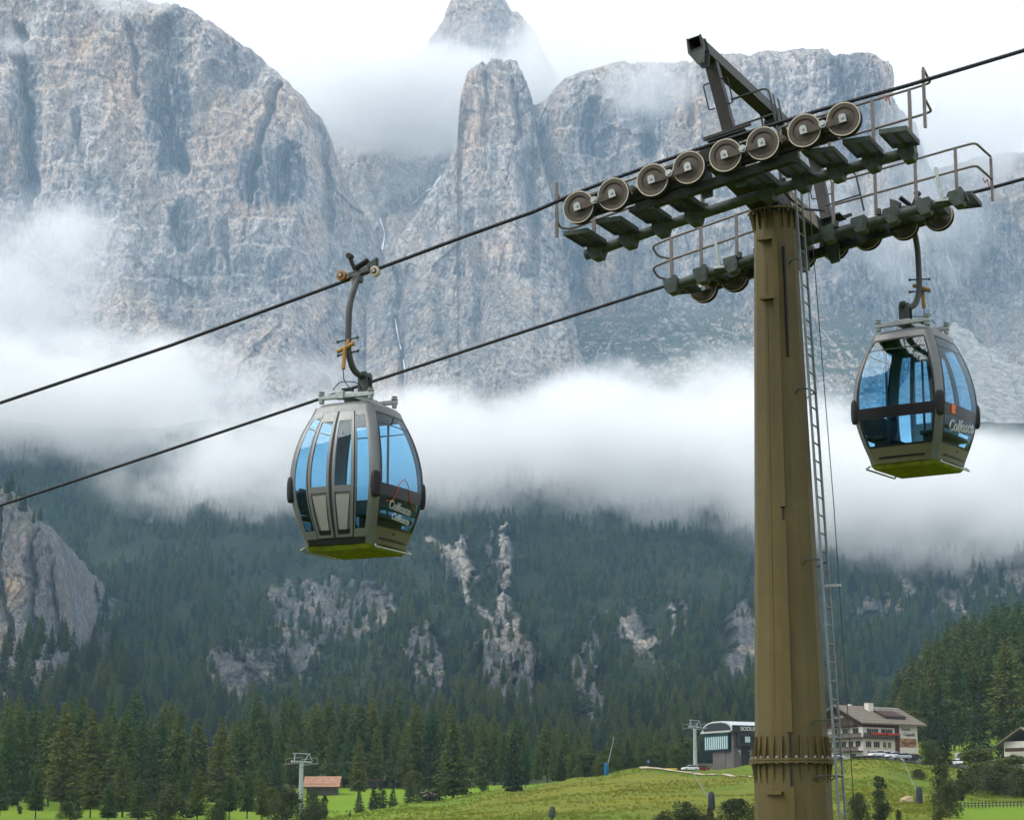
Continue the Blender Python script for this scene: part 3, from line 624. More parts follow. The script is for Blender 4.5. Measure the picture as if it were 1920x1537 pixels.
for px, top, Y, lb in ((1287, 1377, 590, 'large round tree left of the lift station'), (1242, 1388, 585, 'round tree second to the left of the lift station'), (1228, 1404, 575, 'low leafy tree beside the gravel path'), (1262, 1398, 580, 'leafy tree between the two round trees by the station'), (1150, 1410, 560, 'brownish leafy tree on the meadow crest'), (1128, 1422, 545, 'low bushy tree behind the blue snow lance'), (905, 1452, 520, 'low bush beside the large spreading larch'), (1085, 1432, 540, 'low bushy tree on the crest right of the dark spruce')):
    tree('broad', px, top, Y, lb, None, 1.15)

# --- wooded hill on the right, behind the hotel
GR = 'larches on the wooded hill behind the hotel'
crest = [(1600, 1330), (1660, 1290), (1690, 1252), (1720, 1216), (1760, 1190), (1800, 1164), (1840, 1150), (1880, 1138), (1930, 1126), (2100, 1100)]
for io, px in enumerate(range(1686, 1990, 17)):
    tree('larch', px + rnd.uniform(-5, 5), float(poly(crest, px)) + rnd.uniform(-8, 12), rnd.uniform(770, 860), f'{ORD[io]} larch from the left on the skyline of the wooded hill behind the hotel', GR, rnd.uniform(1.0, 1.3))
for row, (Y, off) in enumerate(((740, 26), (700, 50), (665, 74))):
    for px in range(1700 + row * 9, 1985, 24):
        tree('larch', px + rnd.uniform(-7, 7), float(poly(crest, px)) + off + rnd.uniform(-12, 14), Y + rnd.uniform(-14, 14), 'larch in the middle rows of the wooded hill behind the hotel', GR, rnd.uniform(1.0, 1.3))
tree('larch', 1800, 1222, 640, 'pale larch standing forward from the wooded hill', None, 1.25, 2)
tree('larch', 1895, 1195, 630, 'broad pale larch at the front of the wooded hill, near the right edge', None, 1.3, 0)
tree('spruce', 1764, 1264, 560, 'tall slim spruce right of the hotel', None, 0.95)
tree('spruce', 1748, 1330, 552, 'low dark spruce touching the hotel gable wall', None, 1.2)
tree('broad', 1791, 1302, 590, 'round tree between the two tall spruces right of the hotel', None, 1.1)
tree('spruce', 1839, 1297, 545, 'dark spruce standing before the small yellow meadow', None, 1.15)
tree('spruce', 1880, 1346, 540, 'dark spruce left of the house at the right edge', None, 1.1)
tree('broad', 1715, 1322, 640, 'leafy tree behind the hotel roof', None, 1.2)
tree('broad', 1622, 1316, 650, 'small leafy tree behind the hotel ridge', None, 1.0)
tree('broad', 1572, 1350, 600, 'leafy tree left of the hotel', None, 1.2)
for px, top, Y, lb in ((1880, 1330, 640, 'brownish tree under the wooded hill'), (1905, 1318, 650, 'reddish autumn tree under the wooded hill at the right edge'), (1925, 1322, 600, 'dark tree cut by the right edge above the house')):
    tree('broad', px, top, Y, lb, None, 1.3)
# bushes on the bank below the hotel
for kd, px, top, Y, wd, lb in (('broad', 1898, 1410, 1488, 1.9, 'big dense dark bush at the right edge'), ('broad', 1832, 1396, 1474, 1.5, 'rounded bush on the bank below the parked cars'), ('bush', 1858, 1438, 1482, 1.0, 'dry yellowish bush between the bank bushes'), ('column', 1649, 1446, 1538, 1.0, 'slender upright tree on the slope right of the pylon'), ('column', 1768, 1396, 1502, 1.1, 'tall airy tree on the bank right of the leaning lance'),
                           ('bush', 1773, 1462, 1532, 0.8, 'dark dense bush at the foot of the tall airy tree'), ('column', 1800, 1437, 1500, 0.8, 'narrow dark bush right of the tall airy tree'), ('bush', 1607, 1484, 1542, 0.75, 'dark bush seen behind the pylon ladder'), ('bush', 1682, 1516, 1542, 0.5, 'small bush beside the slender upright tree'), ('bush', 1625, 1520, 1544, 0.4, 'small bush at the bottom edge right of the ladder'), ('bush', 1755, 1518, 1544, 0.8, 'low bush at the bottom edge before the bright meadow'),
                           ('bush', 1290, 1497, 1548, 1.5, 'round willow bush, left of two at the bottom edge'), ('bush', 1380, 1494, 1548, 1.5, 'round willow bush touching the pylon, right of two'), ('bush', 1240, 1516, 1548, 1.2, 'small low bush left of the round willow bushes'), ('bush', 1330, 1510, 1546, 0.5, 'small bush between the two round willow bushes'), ('bush', 1812, 1438, 1486, 1.2, 'leafy bush on the bank left of the dry yellowish bush'), ('bush', 1870, 1428, 1490, 1.2, 'dark bush in front of the big dense bush'), ('bush', 1722, 1440, 1462, 1.3, 'low scrub on the bank above the leaning lance'), ('bush', 1915, 1440, 1494, 1.3, 'dark bush cut by the right edge of the picture'), ('broad', 1745, 1382, 1440, 1.2, 'feathery bush growing at the edge of the car park')):
    tree(kd, px, top, Y, lb, None, wd)

# --- the forest on the mountainside: too many to count
R = np.random.RandomState(77); pts = []; rot = []; scl = []; idx = []
CPX = R.uniform(-250, 2170, 60000); CPY = 825 + 625 * R.uniform(0, 1, 60000) ** 0.9
DN = fbm(CPX * 0.012, CPY * 0.016, 3.0, 3); KEEP = R.rand(60000) < 0.60 + 1.4 * DN
for px, py in zip(CPX[KEEP], CPY[KEEP]):
    if len(pts) >= 17000: break
    P, cg = hill_at(px, py)
    if cg > 0.42 and R.rand() > 0.30: continue
    gi_ = int(min(max((py - 1465) / (800 - 1465) * (hny - 1), 0), hny - 2)); gj_ = int(min(max((px - hx0) / (hx1 - hx0) * (hnx - 1), 0), hnx - 2))
    if gul[gi_, gj_] > .3: continue
    if py < 1300 and math.hypot((px - 40) / 105, (py - 1180) / 210) < 0.95: continue
    pts.append(P); rot.append(R.uniform(0, 6.283)); hh = R.uniform(6, 16.5) * (0.75 if py < 1050 else 1.0) * (1.2 if py > 1330 else 1.0) * (0.50 if 430 < px < 1560 and 1020 < py < 1320 and R.rand() < .8 else 1.0); scl.append(hh / 20.0); idx.append(R.choice(8, p=[.16, .16, .16, .14, .10, .10, .09, .09]))
# scattered trees on the left crag
for (px, py) in [(5, 925), (12, 918), (-10, 905), (30, 935), (52, 955), (75, 975)] * 3:
    v = at(px + R.uniform(-14, 10), py + R.uniform(-6, 10), 1215); pts.append(np.array(v)); rot.append(R.uniform(0, 6)); scl.append(R.uniform(.35, .6)); idx.append(R.choice(8))
for i in range(170):
    px = R.uniform(-160, 250); py = R.uniform(1190, 1400); v = at(px, py, 1100 - (py - 1250) * 0.4 + abs(px - 40) * .0); pts.append(np.array(v) - np.array([0, 0, 6])); rot.append(R.uniform(0, 6)); scl.append(R.uniform(.6, 1.0)); idx.append(R.choice(8))
fm = bpy.data.meshes.new('hillside_forest'); fm.vertices.add(len(pts)); fm.vertices.foreach_set('co', np.array(pts, np.float32).ravel())
for nm, vals in (('rz', rot), ('scl', scl)): attr(fm, nm, vals)
ai = fm.attributes.new('pick', 'INT', 'POINT'); ai.data.foreach_set('value', np.array(idx, np.int32))
forest = link(bpy.data.objects.new('hillside_forest', fm)); tag(forest, 'mixed larch and spruce forest covering the mountainside below the cloud', 'forest', kind='stuff')
ng = bpy.data.node_groups.new('forest_scatter', 'GeometryNodeTree')
ng.interface.new_socket('Geometry', in_out='INPUT', socket_type='NodeSocketGeometry'); ng.interface.new_socket('Geometry', in_out='OUTPUT', socket_type='NodeSocketGeometry')
gi = ng.nodes.new('NodeGroupInput'); go = ng.nodes.new('NodeGroupOutput'); iop = ng.nodes.new('GeometryNodeInstanceOnPoints'); jg = ng.nodes.new('GeometryNodeJoinGeometry')
protos = [PROTO[('larch', v)] for v in (0, 1, 3, 5) if ('larch', v) in PROTO] + [PROTO[('spruce', v)] for v in range(4) if ('spruce', v) in PROTO]
for pr in reversed(protos):
    oi = ng.nodes.new('GeometryNodeObjectInfo'); oi.inputs['Object'].default_value = pr; oi.transform_space = 'ORIGINAL'; oi.inputs['As Instance'].default_value = True
    ng.links.new(oi.outputs['Geometry'], jg.inputs[0])
def named(nm, ty):
    nd = ng.nodes.new('GeometryNodeInputNamedAttribute'); nd.data_type = ty; nd.inputs['Name'].default_value = nm; return nd.outputs['Attribute']
cx = ng.nodes.new('ShaderNodeCombineXYZ'); ng.links.new(named('rz', 'FLOAT'), cx.inputs[2])
ng.links.new(gi.outputs[0], iop.inputs['Points']); ng.links.new(jg.outputs[0], iop.inputs['Instance']); iop.inputs['Pick Instance'].default_value = True
ng.links.new(named('pick', 'INT'), iop.inputs['Instance Index']); ng.links.new(cx.outputs[0], iop.inputs['Rotation']); ng.links.new(named('scl', 'FLOAT'), iop.inputs['Scale'])
ng.links.new(iop.outputs[0], go.inputs[0])
md = forest.modifiers.new('scatter', 'NODES'); md.node_group = ng

# --- rough grass tufts on the meadow
V = []; Fc = []; R = np.random.RandomState(9)
for i in range(16):
    a = R.uniform(0, 6.283); r = R.uniform(0, .35); hh = R.uniform(.5, 1.0); x, y = math.cos(a) * r, math.sin(a) * r; d = R.uniform(0, 6.283); wv = .07; l = R.uniform(.1, .4)
    o = len(V); V += [(x - math.sin(d) * wv, y + math.cos(d) * wv, 0), (x + math.sin(d) * wv, y - math.cos(d) * wv, 0), (x + math.cos(a) * l, y + math.sin(a) * l, hh)]; Fc.append((o, o + 1, o + 2))
tm = mesh_np('grass_tuft', np.array(V), np.array(Fc), smooth=False); M_TUFT = foliage('tuft_grass', (0.15, 0.21, 0.016), (0.25, 0.22, 0.03), (0.10, 0.14, 0.012)); tm.materials.append(M_TUFT)
tuft = link(bpy.data.objects.new('grass_tuft', tm)); tuft.location = on_ground(1180, 420); tuft.scale = (.6, .6, .6); tag(tuft, 'single tuft of taller grass in the middle of the meadow', 'grass', kind='stuff')
pts = []; rot = []; scl = []
TY = R.uniform(235, 520, 60000); TPX = R.uniform(560, 2000, 60000); TX = (TPX - 960) / F * TY / 1.014
PCH = fbm(TX / 22.0, TY / 30.0, 6.0, 3); KEEP = (R.rand(60000) < 0.34 + 1.5 * PCH + 0.2 * (TPX > 1540)) & ~((TPX > 1785) & (TY < 402))
TX, TY, TPX = TX[KEEP][:15000], TY[KEEP][:15000], TPX[KEEP][:15000]
pts = np.stack([TX, TY, TX * 0], 1); rot = R.uniform(0, 6.283, len(pts)); scl = R.uniform(.22, .55, len(pts)) * np.where((TPX > 1560) & (TY > 320), 1.25, 1.0)
pts = np.array(pts); pts[:, 2] = ground_np(pts[:, 0], pts[:, 1]) - .03
gm = bpy.data.meshes.new('meadow_grass'); gm.vertices.add(len(pts)); gm.vertices.foreach_set('co', pts.astype(np.float32).ravel()); attr(gm, 'rz', rot); attr(gm, 'scl', scl)
ai = gm.attributes.new('pick', 'INT', 'POINT'); ai.data.foreach_set('value', np.zeros(len(pts), np.int32))
mg = link(bpy.data.objects.new('meadow_grass', gm)); tag(mg, 'tufts of rough grass all over the meadow', 'grass', kind='stuff')
g2_ = ng.copy()
for nd in list(g2_.nodes):
    if nd.bl_idname == 'GeometryNodeObjectInfo': nd.inputs['Object'].default_value = tuft
md = mg.modifiers.new('scatter', 'NODES'); md.node_group = g2_
# ================================================================== MESH BUILDER
class MB:
    def __init__(s, fn=None): s.v = []; s.f = []; s.m = []; s.cur = 0; s.fn = fn
    def add(s, vs, fs):
        o = len(s.v)
        s.v += [tuple(s.fn(Vector(p))) if s.fn else tuple(p) for p in vs]
        s.f += [tuple(i + o for i in f) for f in fs]; s.m += [s.cur] * len(fs); return s
    def mat(s, i): s.cur = i; return s
    def hexa(s, p):   # 8 corners: bottom 4 ccw, top 4 ccw
        return s.add(p, [(3, 2, 1, 0), (4, 5, 6, 7), (0, 1, 5, 4), (1, 2, 6, 5), (2, 3, 7, 6), (3, 0, 4, 7)])
    def box(s, c, d, ax=None):
        c = Vector(c); X, Y, Z = ax if ax else (Vector((1, 0, 0)), Vector((0, 1, 0)), Vector((0, 0, 1)))
        X = X * d[0] / 2; Y = Y * d[1] / 2; Z = Z * d[2] / 2
        return s.hexa([c - X - Y - Z, c + X - Y - Z, c + X + Y - Z, c - X + Y - Z, c - X - Y + Z, c + X - Y + Z, c + X + Y + Z, c - X + Y + Z])
    def beam(s, p0, p1, w, h, up=(0, 0, 1)):
        p0 = Vector(p0); p1 = Vector(p1); X = (p1 - p0); L = X.length; X.normalize(); Y = Vector(up).cross(X)
        if Y.length < 1e-4: Y = Vector((0, 1, 0)).cross(X)
        Y.normalize(); Z = X.cross(Y)
        return s.box((p0 + p1) / 2, (L, w, h), (X, Y, Z))
    def tube(s, pts, r, n=8, caps=True):
        pts = [Vector(p) for p in pts]; R = r if hasattr(r, '__len__') else [r] * len(pts); vs = []; fs = []
        prev = None
        for i, p in enumerate(pts):
            d = (pts[min(i + 1, len(pts) - 1)] - pts[max(i - 1, 0)]).normalized()
            if prev is None:
                a = Vector((0, 0, 1)) if abs(d.z) < 0.9 else Vector((1, 0, 0)); X = d.cross(a).normalized()
            else: X = (prev - d * prev.dot(d)).normalized()
            prev = X; Y = d.cross(X)
            for k in range(n): a = 6.283185 * k / n; vs.append(p + (X * math.cos(a) + Y * math.sin(a)) * R[i])
        for i in range(len(pts) - 1):
            for k in range(n): fs.append((i * n + k, i * n + (k + 1) % n, (i + 1) * n + (k + 1) % n, (i + 1) * n + k))
        if caps: fs.append(tuple(range(n - 1, -1, -1))); fs.append(tuple((len(pts) - 1) * n + k for k in range(n)))
        return s.add(vs, fs)
    def cyl(s, p0, p1, r, n=16, r1=None): return s.tube([p0, p1], [r, r if r1 is None else r1], n)
    def prism(s, poly, o, X, Y, t):   # polygon in plane (X,Y) at o, thickness vector t
        o = Vector(o); X = Vector(X); Y = Vector(Y); t = Vector(t); n = len(poly)
        a = [o + X * p[0] + Y * p[1] - t / 2 for p in poly]; b = [p + t for p in a]
        return s.add(a + b, [tuple(range(n - 1, -1, -1)), tuple(range(n, 2 * n))] + [(i, (i + 1) % n, n + (i + 1) % n, n + i) for i in range(n)])
    def lathe(s, prof, o, ax, n=28, mats=None):   # prof: (radius, distance along axis)
        o = Vector(o); ax = Vector(ax).normalized(); a = Vector((0, 0, 1)) if abs(ax.z) < .9 else Vector((1, 0, 0)); X = ax.cross(a).normalized(); Y = ax.cross(X)
        vs = [o + ax * d + (X * math.cos(6.283185 * k / n) + Y * math.sin(6.283185 * k / n)) * r for (r, d) in prof for k in range(n)]
        for i in range(len(prof) - 1):
            if mats: s.cur = mats[i]
            if i == 0: s.add(vs, [(k, (k + 1) % n, n + (k + 1) % n, n + k) for k in range(n)]); off = len(s.v) - len(vs)
            else:
                fs = [(off + i * n + k, off + i * n + (k + 1) % n, off + (i + 1) * n + (k + 1) % n, off + (i + 1) * n + k) for k in range(n)]
                s.f += fs; s.m += [s.cur] * len(fs)
        return s
    def mesh(s, name, mats, smooth=False, angle=35):
        me = bpy.data.meshes.new(name); me.from_pydata(s.v, [], s.f)
        for m in (mats if isinstance(mats, (list, tuple)) else [mats]): me.materials.append(m)
        me.polygons.foreach_set('material_index', s.m)
        bm = bmesh.new(); bm.from_mesh(me); bmesh.ops.recalc_face_normals(bm, faces=bm.faces); bm.to_mesh(me); bm.free()
        if smooth:
            me.polygons.foreach_set('use_smooth', [True] * len(me.polygons)); me.set_sharp_from_angle(angle=math.radians(angle))
        return me
    def build(s, name, mats, parent=None, smooth=False, bevel=0.0, angle=35):
        o = link(bpy.data.objects.new(name, s.mesh(name, mats, smooth, angle)), parent)
        if bevel:
            b = o.modifiers.new('edge', 'BEVEL'); b.width = bevel; b.segments = 2; b.limit_method = 'ANGLE'
        return o

def arc(pts, r=0.12, n=5):
    """polyline with rounded corners"""
    P = [Vector(p) for p in pts]; out = [P[0]]
    for i in range(1, len(P) - 1):
        a = (P[i - 1] - P[i]); b = (P[i + 1] - P[i]); ra = min(r, a.length * .45, b.length * .45); p0 = P[i] + a.normalized() * ra; p1 = P[i] + b.normalized() * ra
        for k in range(n + 1): t = k / n; out.append(p0 * (1 - t) ** 2 + P[i] * 2 * t * (1 - t) + p1 * t * t)
    return out + [P[-1]]

def paint(name, col, rough=0.5, metal=0.0, var=0.25, scale=6.0, dirt=None, bump=0.0, spec=0.22):
    k = NM(name); p = k.coord('Object'); n1 = k.noise(p, scale, 5, 0.65); n2 = k.noise(p, scale * 7, 4, 0.6)
    lo = tuple(c * (1 - var) for c in col) + (1,); hi = tuple(min(1, c * (1 + var)) for c in col) + (1,)
    c = k.mix(k.ramp(n1, [(0.3, 0.0), (0.7, 1.0)]), lo, hi)
    if dirt:
        st = k.noise(k.coord('Object', (1, 1, 0.12)), scale * 2.2, 4, 0.6)
        c = k.mix(k.ramp(st, [(0.55, 0.0), (0.72, 0.7)]), c, dirt + (1,))
    r = k.math('ADD', rough - 0.12, k.math('MULTIPLY', n2, 0.24))
    k.pbr(c, r, metal, spec, normal=k.bump(n2, 0.25, bump) if bump else None)
    return k.m
M_OLIVE = paint('olive_brown_paint', (0.080, 0.066, 0.023), 0.6, 0.0, 0.16, 2.0, (0.056, 0.043, 0.016), 0.002)
k = NM('olive_pylon_paint'); p = k.coord('Object'); n1 = k.noise(p, 1.3, 5, 0.6); n2 = k.noise(p, 14.0, 5, 0.7)
c = k.mix(k.ramp(n1, [(0.3, 0.0), (0.7, 1.0)]), (0.074, 0.056, 0.017, 1), (0.100, 0.077, 0.025, 1))
c = k.mix(k.ramp(k.noise(k.coord('Object', (1, 1, 0.06)), 9.0, 4, 0.6), [(0.56, 0.0), (0.70, 0.6)]), c, (0.050, 0.040, 0.016, 1))
c = k.mix(k.ramp(k.noise(k.coord('Object', (1, 1, 0.04)), 17.0, 3, 0.5), [(0.68, 0.0), (0.74, 0.5)]), c, (0.10, 0.045, 0.018, 1))
c = k.mix(k.ramp(n2, [(0.70, 0.0), (0.76, 0.55)]), c, (0.16, 0.145, 0.085, 1))
k.pbr(c, k.math('ADD', 0.45, k.math('MULTIPLY', n2, 0.3)), 0, 0.3, normal=k.bump(n1, 0.3, 0.01)); M_OLIVE = k.m
M_STEEL = paint('dark_galvanised_steel', (0.050, 0.064, 0.060), 0.6, 0.2, 0.35, 7.0, (0.028, 0.034, 0.026))
M_BEAM = paint('black_green_beam_steel', (0.018, 0.021, 0.017), 0.6, 0.1, 0.3, 5.0)
M_GANTRY = paint('weathered_gantry_steel', (0.036, 0.034, 0.034), 0.55, 0.2, 0.35, 6.0, (0.07, 0.05, 0.038))
M_RAIL = paint('galvanised_rail', (0.13, 0.115, 0.105), 0.45, 0.5, 0.2, 9.0)
M_GALV = paint('light_galvanised_steel', (0.30, 0.33, 0.33), 0.45, 0.5, 0.25, 9.0)
M_WHEEL = paint('cast_sheave_metal', (0.065, 0.055, 0.046), 0.55, 0.2, 0.25, 8.0)
M_TYRE = paint('pale_sheave_liner', (0.42, 0.38, 0.30), 0.6, 0.0, 0.2, 10.0)
M_RUB = paint('black_rubber', (0.014, 0.014, 0.016), 0.55, 0.0, 0.3, 9.0)
M_ROPE = paint('greased_steel_rope', (0.022, 0.024, 0.032), 0.5, 0.3, 0.3, 30.0)
M_BROWN = paint('brown_arm_panel', (0.19, 0.15, 0.105), 0.6, 0.0, 0.2, 4.0, (0.10, 0.08, 0.05))
M_BOLT = paint('zinc_bolt', (0.26, 0.255, 0.235), 0.5, 0.5, 0.2, 20.0)
M_YEL = paint('yellow_sign_paint', (0.75, 0.55, 0.02), 0.5, 0, 0.1, 6.0)

# ================================================================== THE LIFT LINE
ANG = math.radians(-25.319); UU = Vector((math.cos(ANG), math.sin(ANG), 0)); WW = Vector((-math.sin(ANG), math.cos(ANG), 0))
T0 = Vector((4.2613, 33.8490, 10.0863)); GAUGE = 5.6
BASEZ = gz(T0.x, T0.y) - 0.05
H0 = T0.z - BASEZ
def zr(u): return 0.187 * u - 0.0105 * u * u             # wheel centres along the line
ALPHA = math.radians(10.6); CA, SA = math.cos(ALPHA), math.sin(ALPHA)
def head(p): return Vector((p.x * CA - p.z * SA, p.y, p.x * SA + p.z * CA + H0))   # tower-head frame, tilted with the rope
def up(p): return Vector((p.x, p.y, p.z + H0))
pyl = empty('lift_pylon', (T0.x, T0.y, BASEZ), (0, 0, ANG))
tag(pyl, 'olive brown steel cable car pylon with two rows of sheave wheels on top', 'pylon')

# --- shaft: twelve-sided tapering tube in two sections with a bolted flange between them
NS = 12
def ring(z, r, lean=0.007): return [Vector((r * math.cos(6.283185 * (k + .5) / NS) + 0.13 - lean * (z + 9.0), r * math.sin(6.283185 * (k + .5) / NS), z)) for k in range(NS)]
def shaft(mb, prof):
    vs = [p for (z, r) in prof for p in ring(z, r)]; n = NS
    mb.add(vs, [(i * n + k, i * n + (k + 1) % n, (i + 1) * n + (k + 1) % n, (i + 1) * n + k) for i in range(len(prof) - 1) for k in range(n)] + [tuple(range(n - 1, -1, -1)), tuple((len(prof) - 1) * n + k for k in range(n))])
def rad(z): return 0.338 + (0.575 - 0.338) * (-0.1 - z) / 8.75
ZF = -8.97
shaft_o = MB(up); shaft(shaft_o, [(ZF + .015, rad(ZF)), (-0.115, rad(-0.115))]); shaft_o = shaft_o.build('upper_shaft', M_OLIVE, pyl, bevel=0.012)
low = MB(up); shaft(low, [(-H0, rad(ZF) + .07), (ZF - .035, rad(ZF) + .015)]); low_o = low.build('lower_shaft', M_OLIVE, pyl, bevel=0.012)
def at_shaft(az, z, dr=0.0):
    r = rad(max(z, ZF)) * math.cos(math.pi / NS) / math.cos(((az + math.pi / NS * 0) % (2 * math.pi / NS)) - math.pi / NS) + dr
    return Vector((r * math.cos(az) + 0.13 - 0.007 * (z + 9.0), r * math.sin(az), z))
def flange(z, r, th, name, nb):
    f = MB(up); shaft(f, [(z - th, r), (z, r)]); fo = f.build(name, M_OLIVE, pyl, bevel=0.006)
    bm_ = MB(); bm_.tube([(0, 0, -th - .035), (0, 0, .04)], .016, 8); bm_.tube([(0, 0, -th - .05), (0, 0, -th - .012)], .028, 6); bm_.tube([(0, 0, .004), (0, 0, .028)], .028, 6)
    bme = bm_.mesh('bolt', M_BOLT if nb != 16 else M_STEEL)
    for k in range(nb):
        a = 6.283185 * (k + .25) / nb; b = link(bpy.data.objects.new('bolt', bme), fo); b.location = up(Vector(((r - .05) * math.cos(a) + .13 - .007 * (z + 9), (r - .05) * math.sin(a), z)))
    return fo
flange(ZF + 0.013, 0.675, .036, 'flange_ring', 26); flange(ZF - 0.028, 0.675, .036, 'lower_flange_ring', 1)
flange(-0.085, 0.445, .03, 'head_flange', 16)
for z0, dz, rr, nb in ((ZF + .014, .34, .645, 26), (ZF - .066, -.30, .645, 26), (-0.118, -.30, .425, 16)):
    for k in range(nb):
        a = 6.283185 * (k + .75) / nb; d = Vector((math.cos(a), math.sin(a), 0)); o_ = Vector((.13 - .007 * (z0 + 9), 0, 0))
        ri = rad(max(z0, ZF)) - .03; r2 = rad(max(z0 + dz, ZF)) - .01
        g = MB(up); tt = Vector((-d.y, d.x, 0)) * .014
        g.prism([(ri, 0), (rr, 0), (rr - .02, .04 * (1 if dz > 0 else -1)), (r2 + .02, dz), (ri, dz)], o_ + Vector((0, 0, z0)), d, (0, 0, 1), tt); g.build('gusset', M_OLIVE, pyl)
# weld seam cover strip and conduit running up the side facing the camera
AZC = math.radians(-74)
def strip(az, z0, z1, w, t, name, mat):
    m = MB(up); a = at_shaft(az, z0, t / 2); b = at_shaft(az, z1, t / 2); m.beam(a, b, w, t, up=Vector((math.cos(az), math.sin(az), 0))); return m.build(name, mat, pyl, bevel=0.004)
strip(AZC, -5.05, -0.6, .085, .10, 'cable_duct', M_OLIVE); strip(AZC, ZF + .4, -5.27, .085, .10, 'cable_duct', M_OLIVE); strip(AZC, -H0 + .3, ZF - .42, .09, .10, 'cable_duct', M_OLIVE)
strip(AZC, ZF - .55, ZF + .55, .035, .1, 'cable', M_RUB); strip(AZC, -5.3, -5.0, .03, .04, 'cable', M_RUB); strip(math.radians(-52), -2.6, -0.75, .03, .05, 'cable', M_RUB)
strip(math.radians(-98), -8.3, -1.0, .012, .008, 'weld_seam', M_OLIVE)
for az, z in ((-96, -.62), (-92, -1.62), (-100, ZF - .52)):
    az = math.radians(az); m = MB(up); c = at_shaft(az, z, .04); m.box(c, (.28, .10, .05), (Vector((-math.sin(az), math.cos(az), 0)), Vector((math.cos(az), math.sin(az), 0)), Vector((0, 0, 1)))); m.build('step_bracket', M_OLIVE, pyl, bevel=0.005)

# --- ladder standing off the right side
lad = MB(up); LB = []
def lad_c(z): return Vector((0.50 - 0.043 * z, -0.02, z))
lx = Vector((-0.05, 1.0, 0)).normalized() * 0.20
rails = [MB(up), MB(up)]
for sgn, mb in zip((-1, 1), rails):
    mb.beam(lad_c(-H0 + 0.3) + lx * sgn, lad_c(1.0 if sgn > 0 else .25) + lx * sgn, .03, .05, up=(0, 1, 0))
M_LAD = paint('dull_ladder_steel', (0.13, 0.145, 0.155), 0.5, 0.4, 0.2, 6.0)
ladder = rails[0].build('ladder', M_LAD, pyl); rails[1].build('ladder_rail', M_LAD, ladder)
z = -H0 + .5
rung = MB(); rung.tube([-lx, lx], .014, 6); rme = rung.mesh('rung', M_LAD)
while z < 0.2:
    r_ = link(bpy.data.objects.new('rung', rme), ladder); r_.location = up(lad_c(z)); z += 0.29
for z in (-1.05, -3.2, -5.95, -8.45, -9.3):
    for sgn in (-1, 1):
        m = MB(up); c = lad_c(z) + lx * sgn; az = math.radians(-38 if sgn < 0 else 22); q = at_shaft(az, z, 0.02); e = at_shaft(az, z, .10) + Vector((0, 0, .07))
        m.tube(arc([q, e, c + Vector((0, 0, .07)), c - Vector((0, 0, .03))], .05), .013, 6); m.build('ladder_bracket', M_STEEL, pyl)
wire = MB(up); wire.tube([lad_c(.7) + lx * 1.0 + Vector((.12, 0, 0)), lad_c(-5.0) + lx + Vector((.17, 0, 0)), lad_c(-H0 + .4) + lx + Vector((.14, 0, 0))], .008, 5); wire.build('guard_wire', M_STEEL, pyl)
clip = MB(up); clip.box(lad_c(-6.25) + lx + Vector((.06, 0, 0)), (.26, .06, .04)); clip.build('wire_clip', M_GALV, pyl)

# --- cross arm
def armbox(name, mat, ws, uh, tops, bots, bev=.01):
    m = MB(head); n = len(ws)
    for i in range(n - 1):
        a, b = ws[i], ws[i + 1]
        m.hexa([Vector((-uh, a, bots[i])), Vector((uh, a, bots[i])), Vector((uh, b, bots[i + 1])), Vector((-uh, b, bots[i + 1])), Vector((-uh, a, tops[i])), Vector((uh, a, tops[i])), Vector((uh, b, tops[i + 1])), Vector((-uh, b, tops[i + 1]))])
    return m.build(name, mat, pyl, bevel=bev)
armbox('cross_arm', [M_BEAM], [-2.55, -1.2, -.42, .42, 1.2, 2.55], .24, [.36, .40, .44, .44, .40, .36], [.10, .02, -.05, -.05, .02, .10])
for sg in (-1, 1):
    m = MB(head); m.box((.25, sg * 1.15, .22), (.012, 1.5, .30)); m.build('arm_side_panel', M_BROWN, pyl)
    m = MB(head); m.box((-.25, sg * 1.15, .22), (.012, 1.5, .30)); m.build('arm_side_panel', M_BROWN, pyl)
m = MB(head); m.tube(arc([(.29, -.6, .33), (.32, .1, .1), (.40, .6, .02), (.55, 1.3, .15)], .2), .022, 7); m.build('hydraulic_hose', M_RUB, pyl, smooth=True)
m = MB(head); m.box((.262, -.42, .25), (.008, .09, .13)); m.build('warning_sign', M_YEL, pyl)

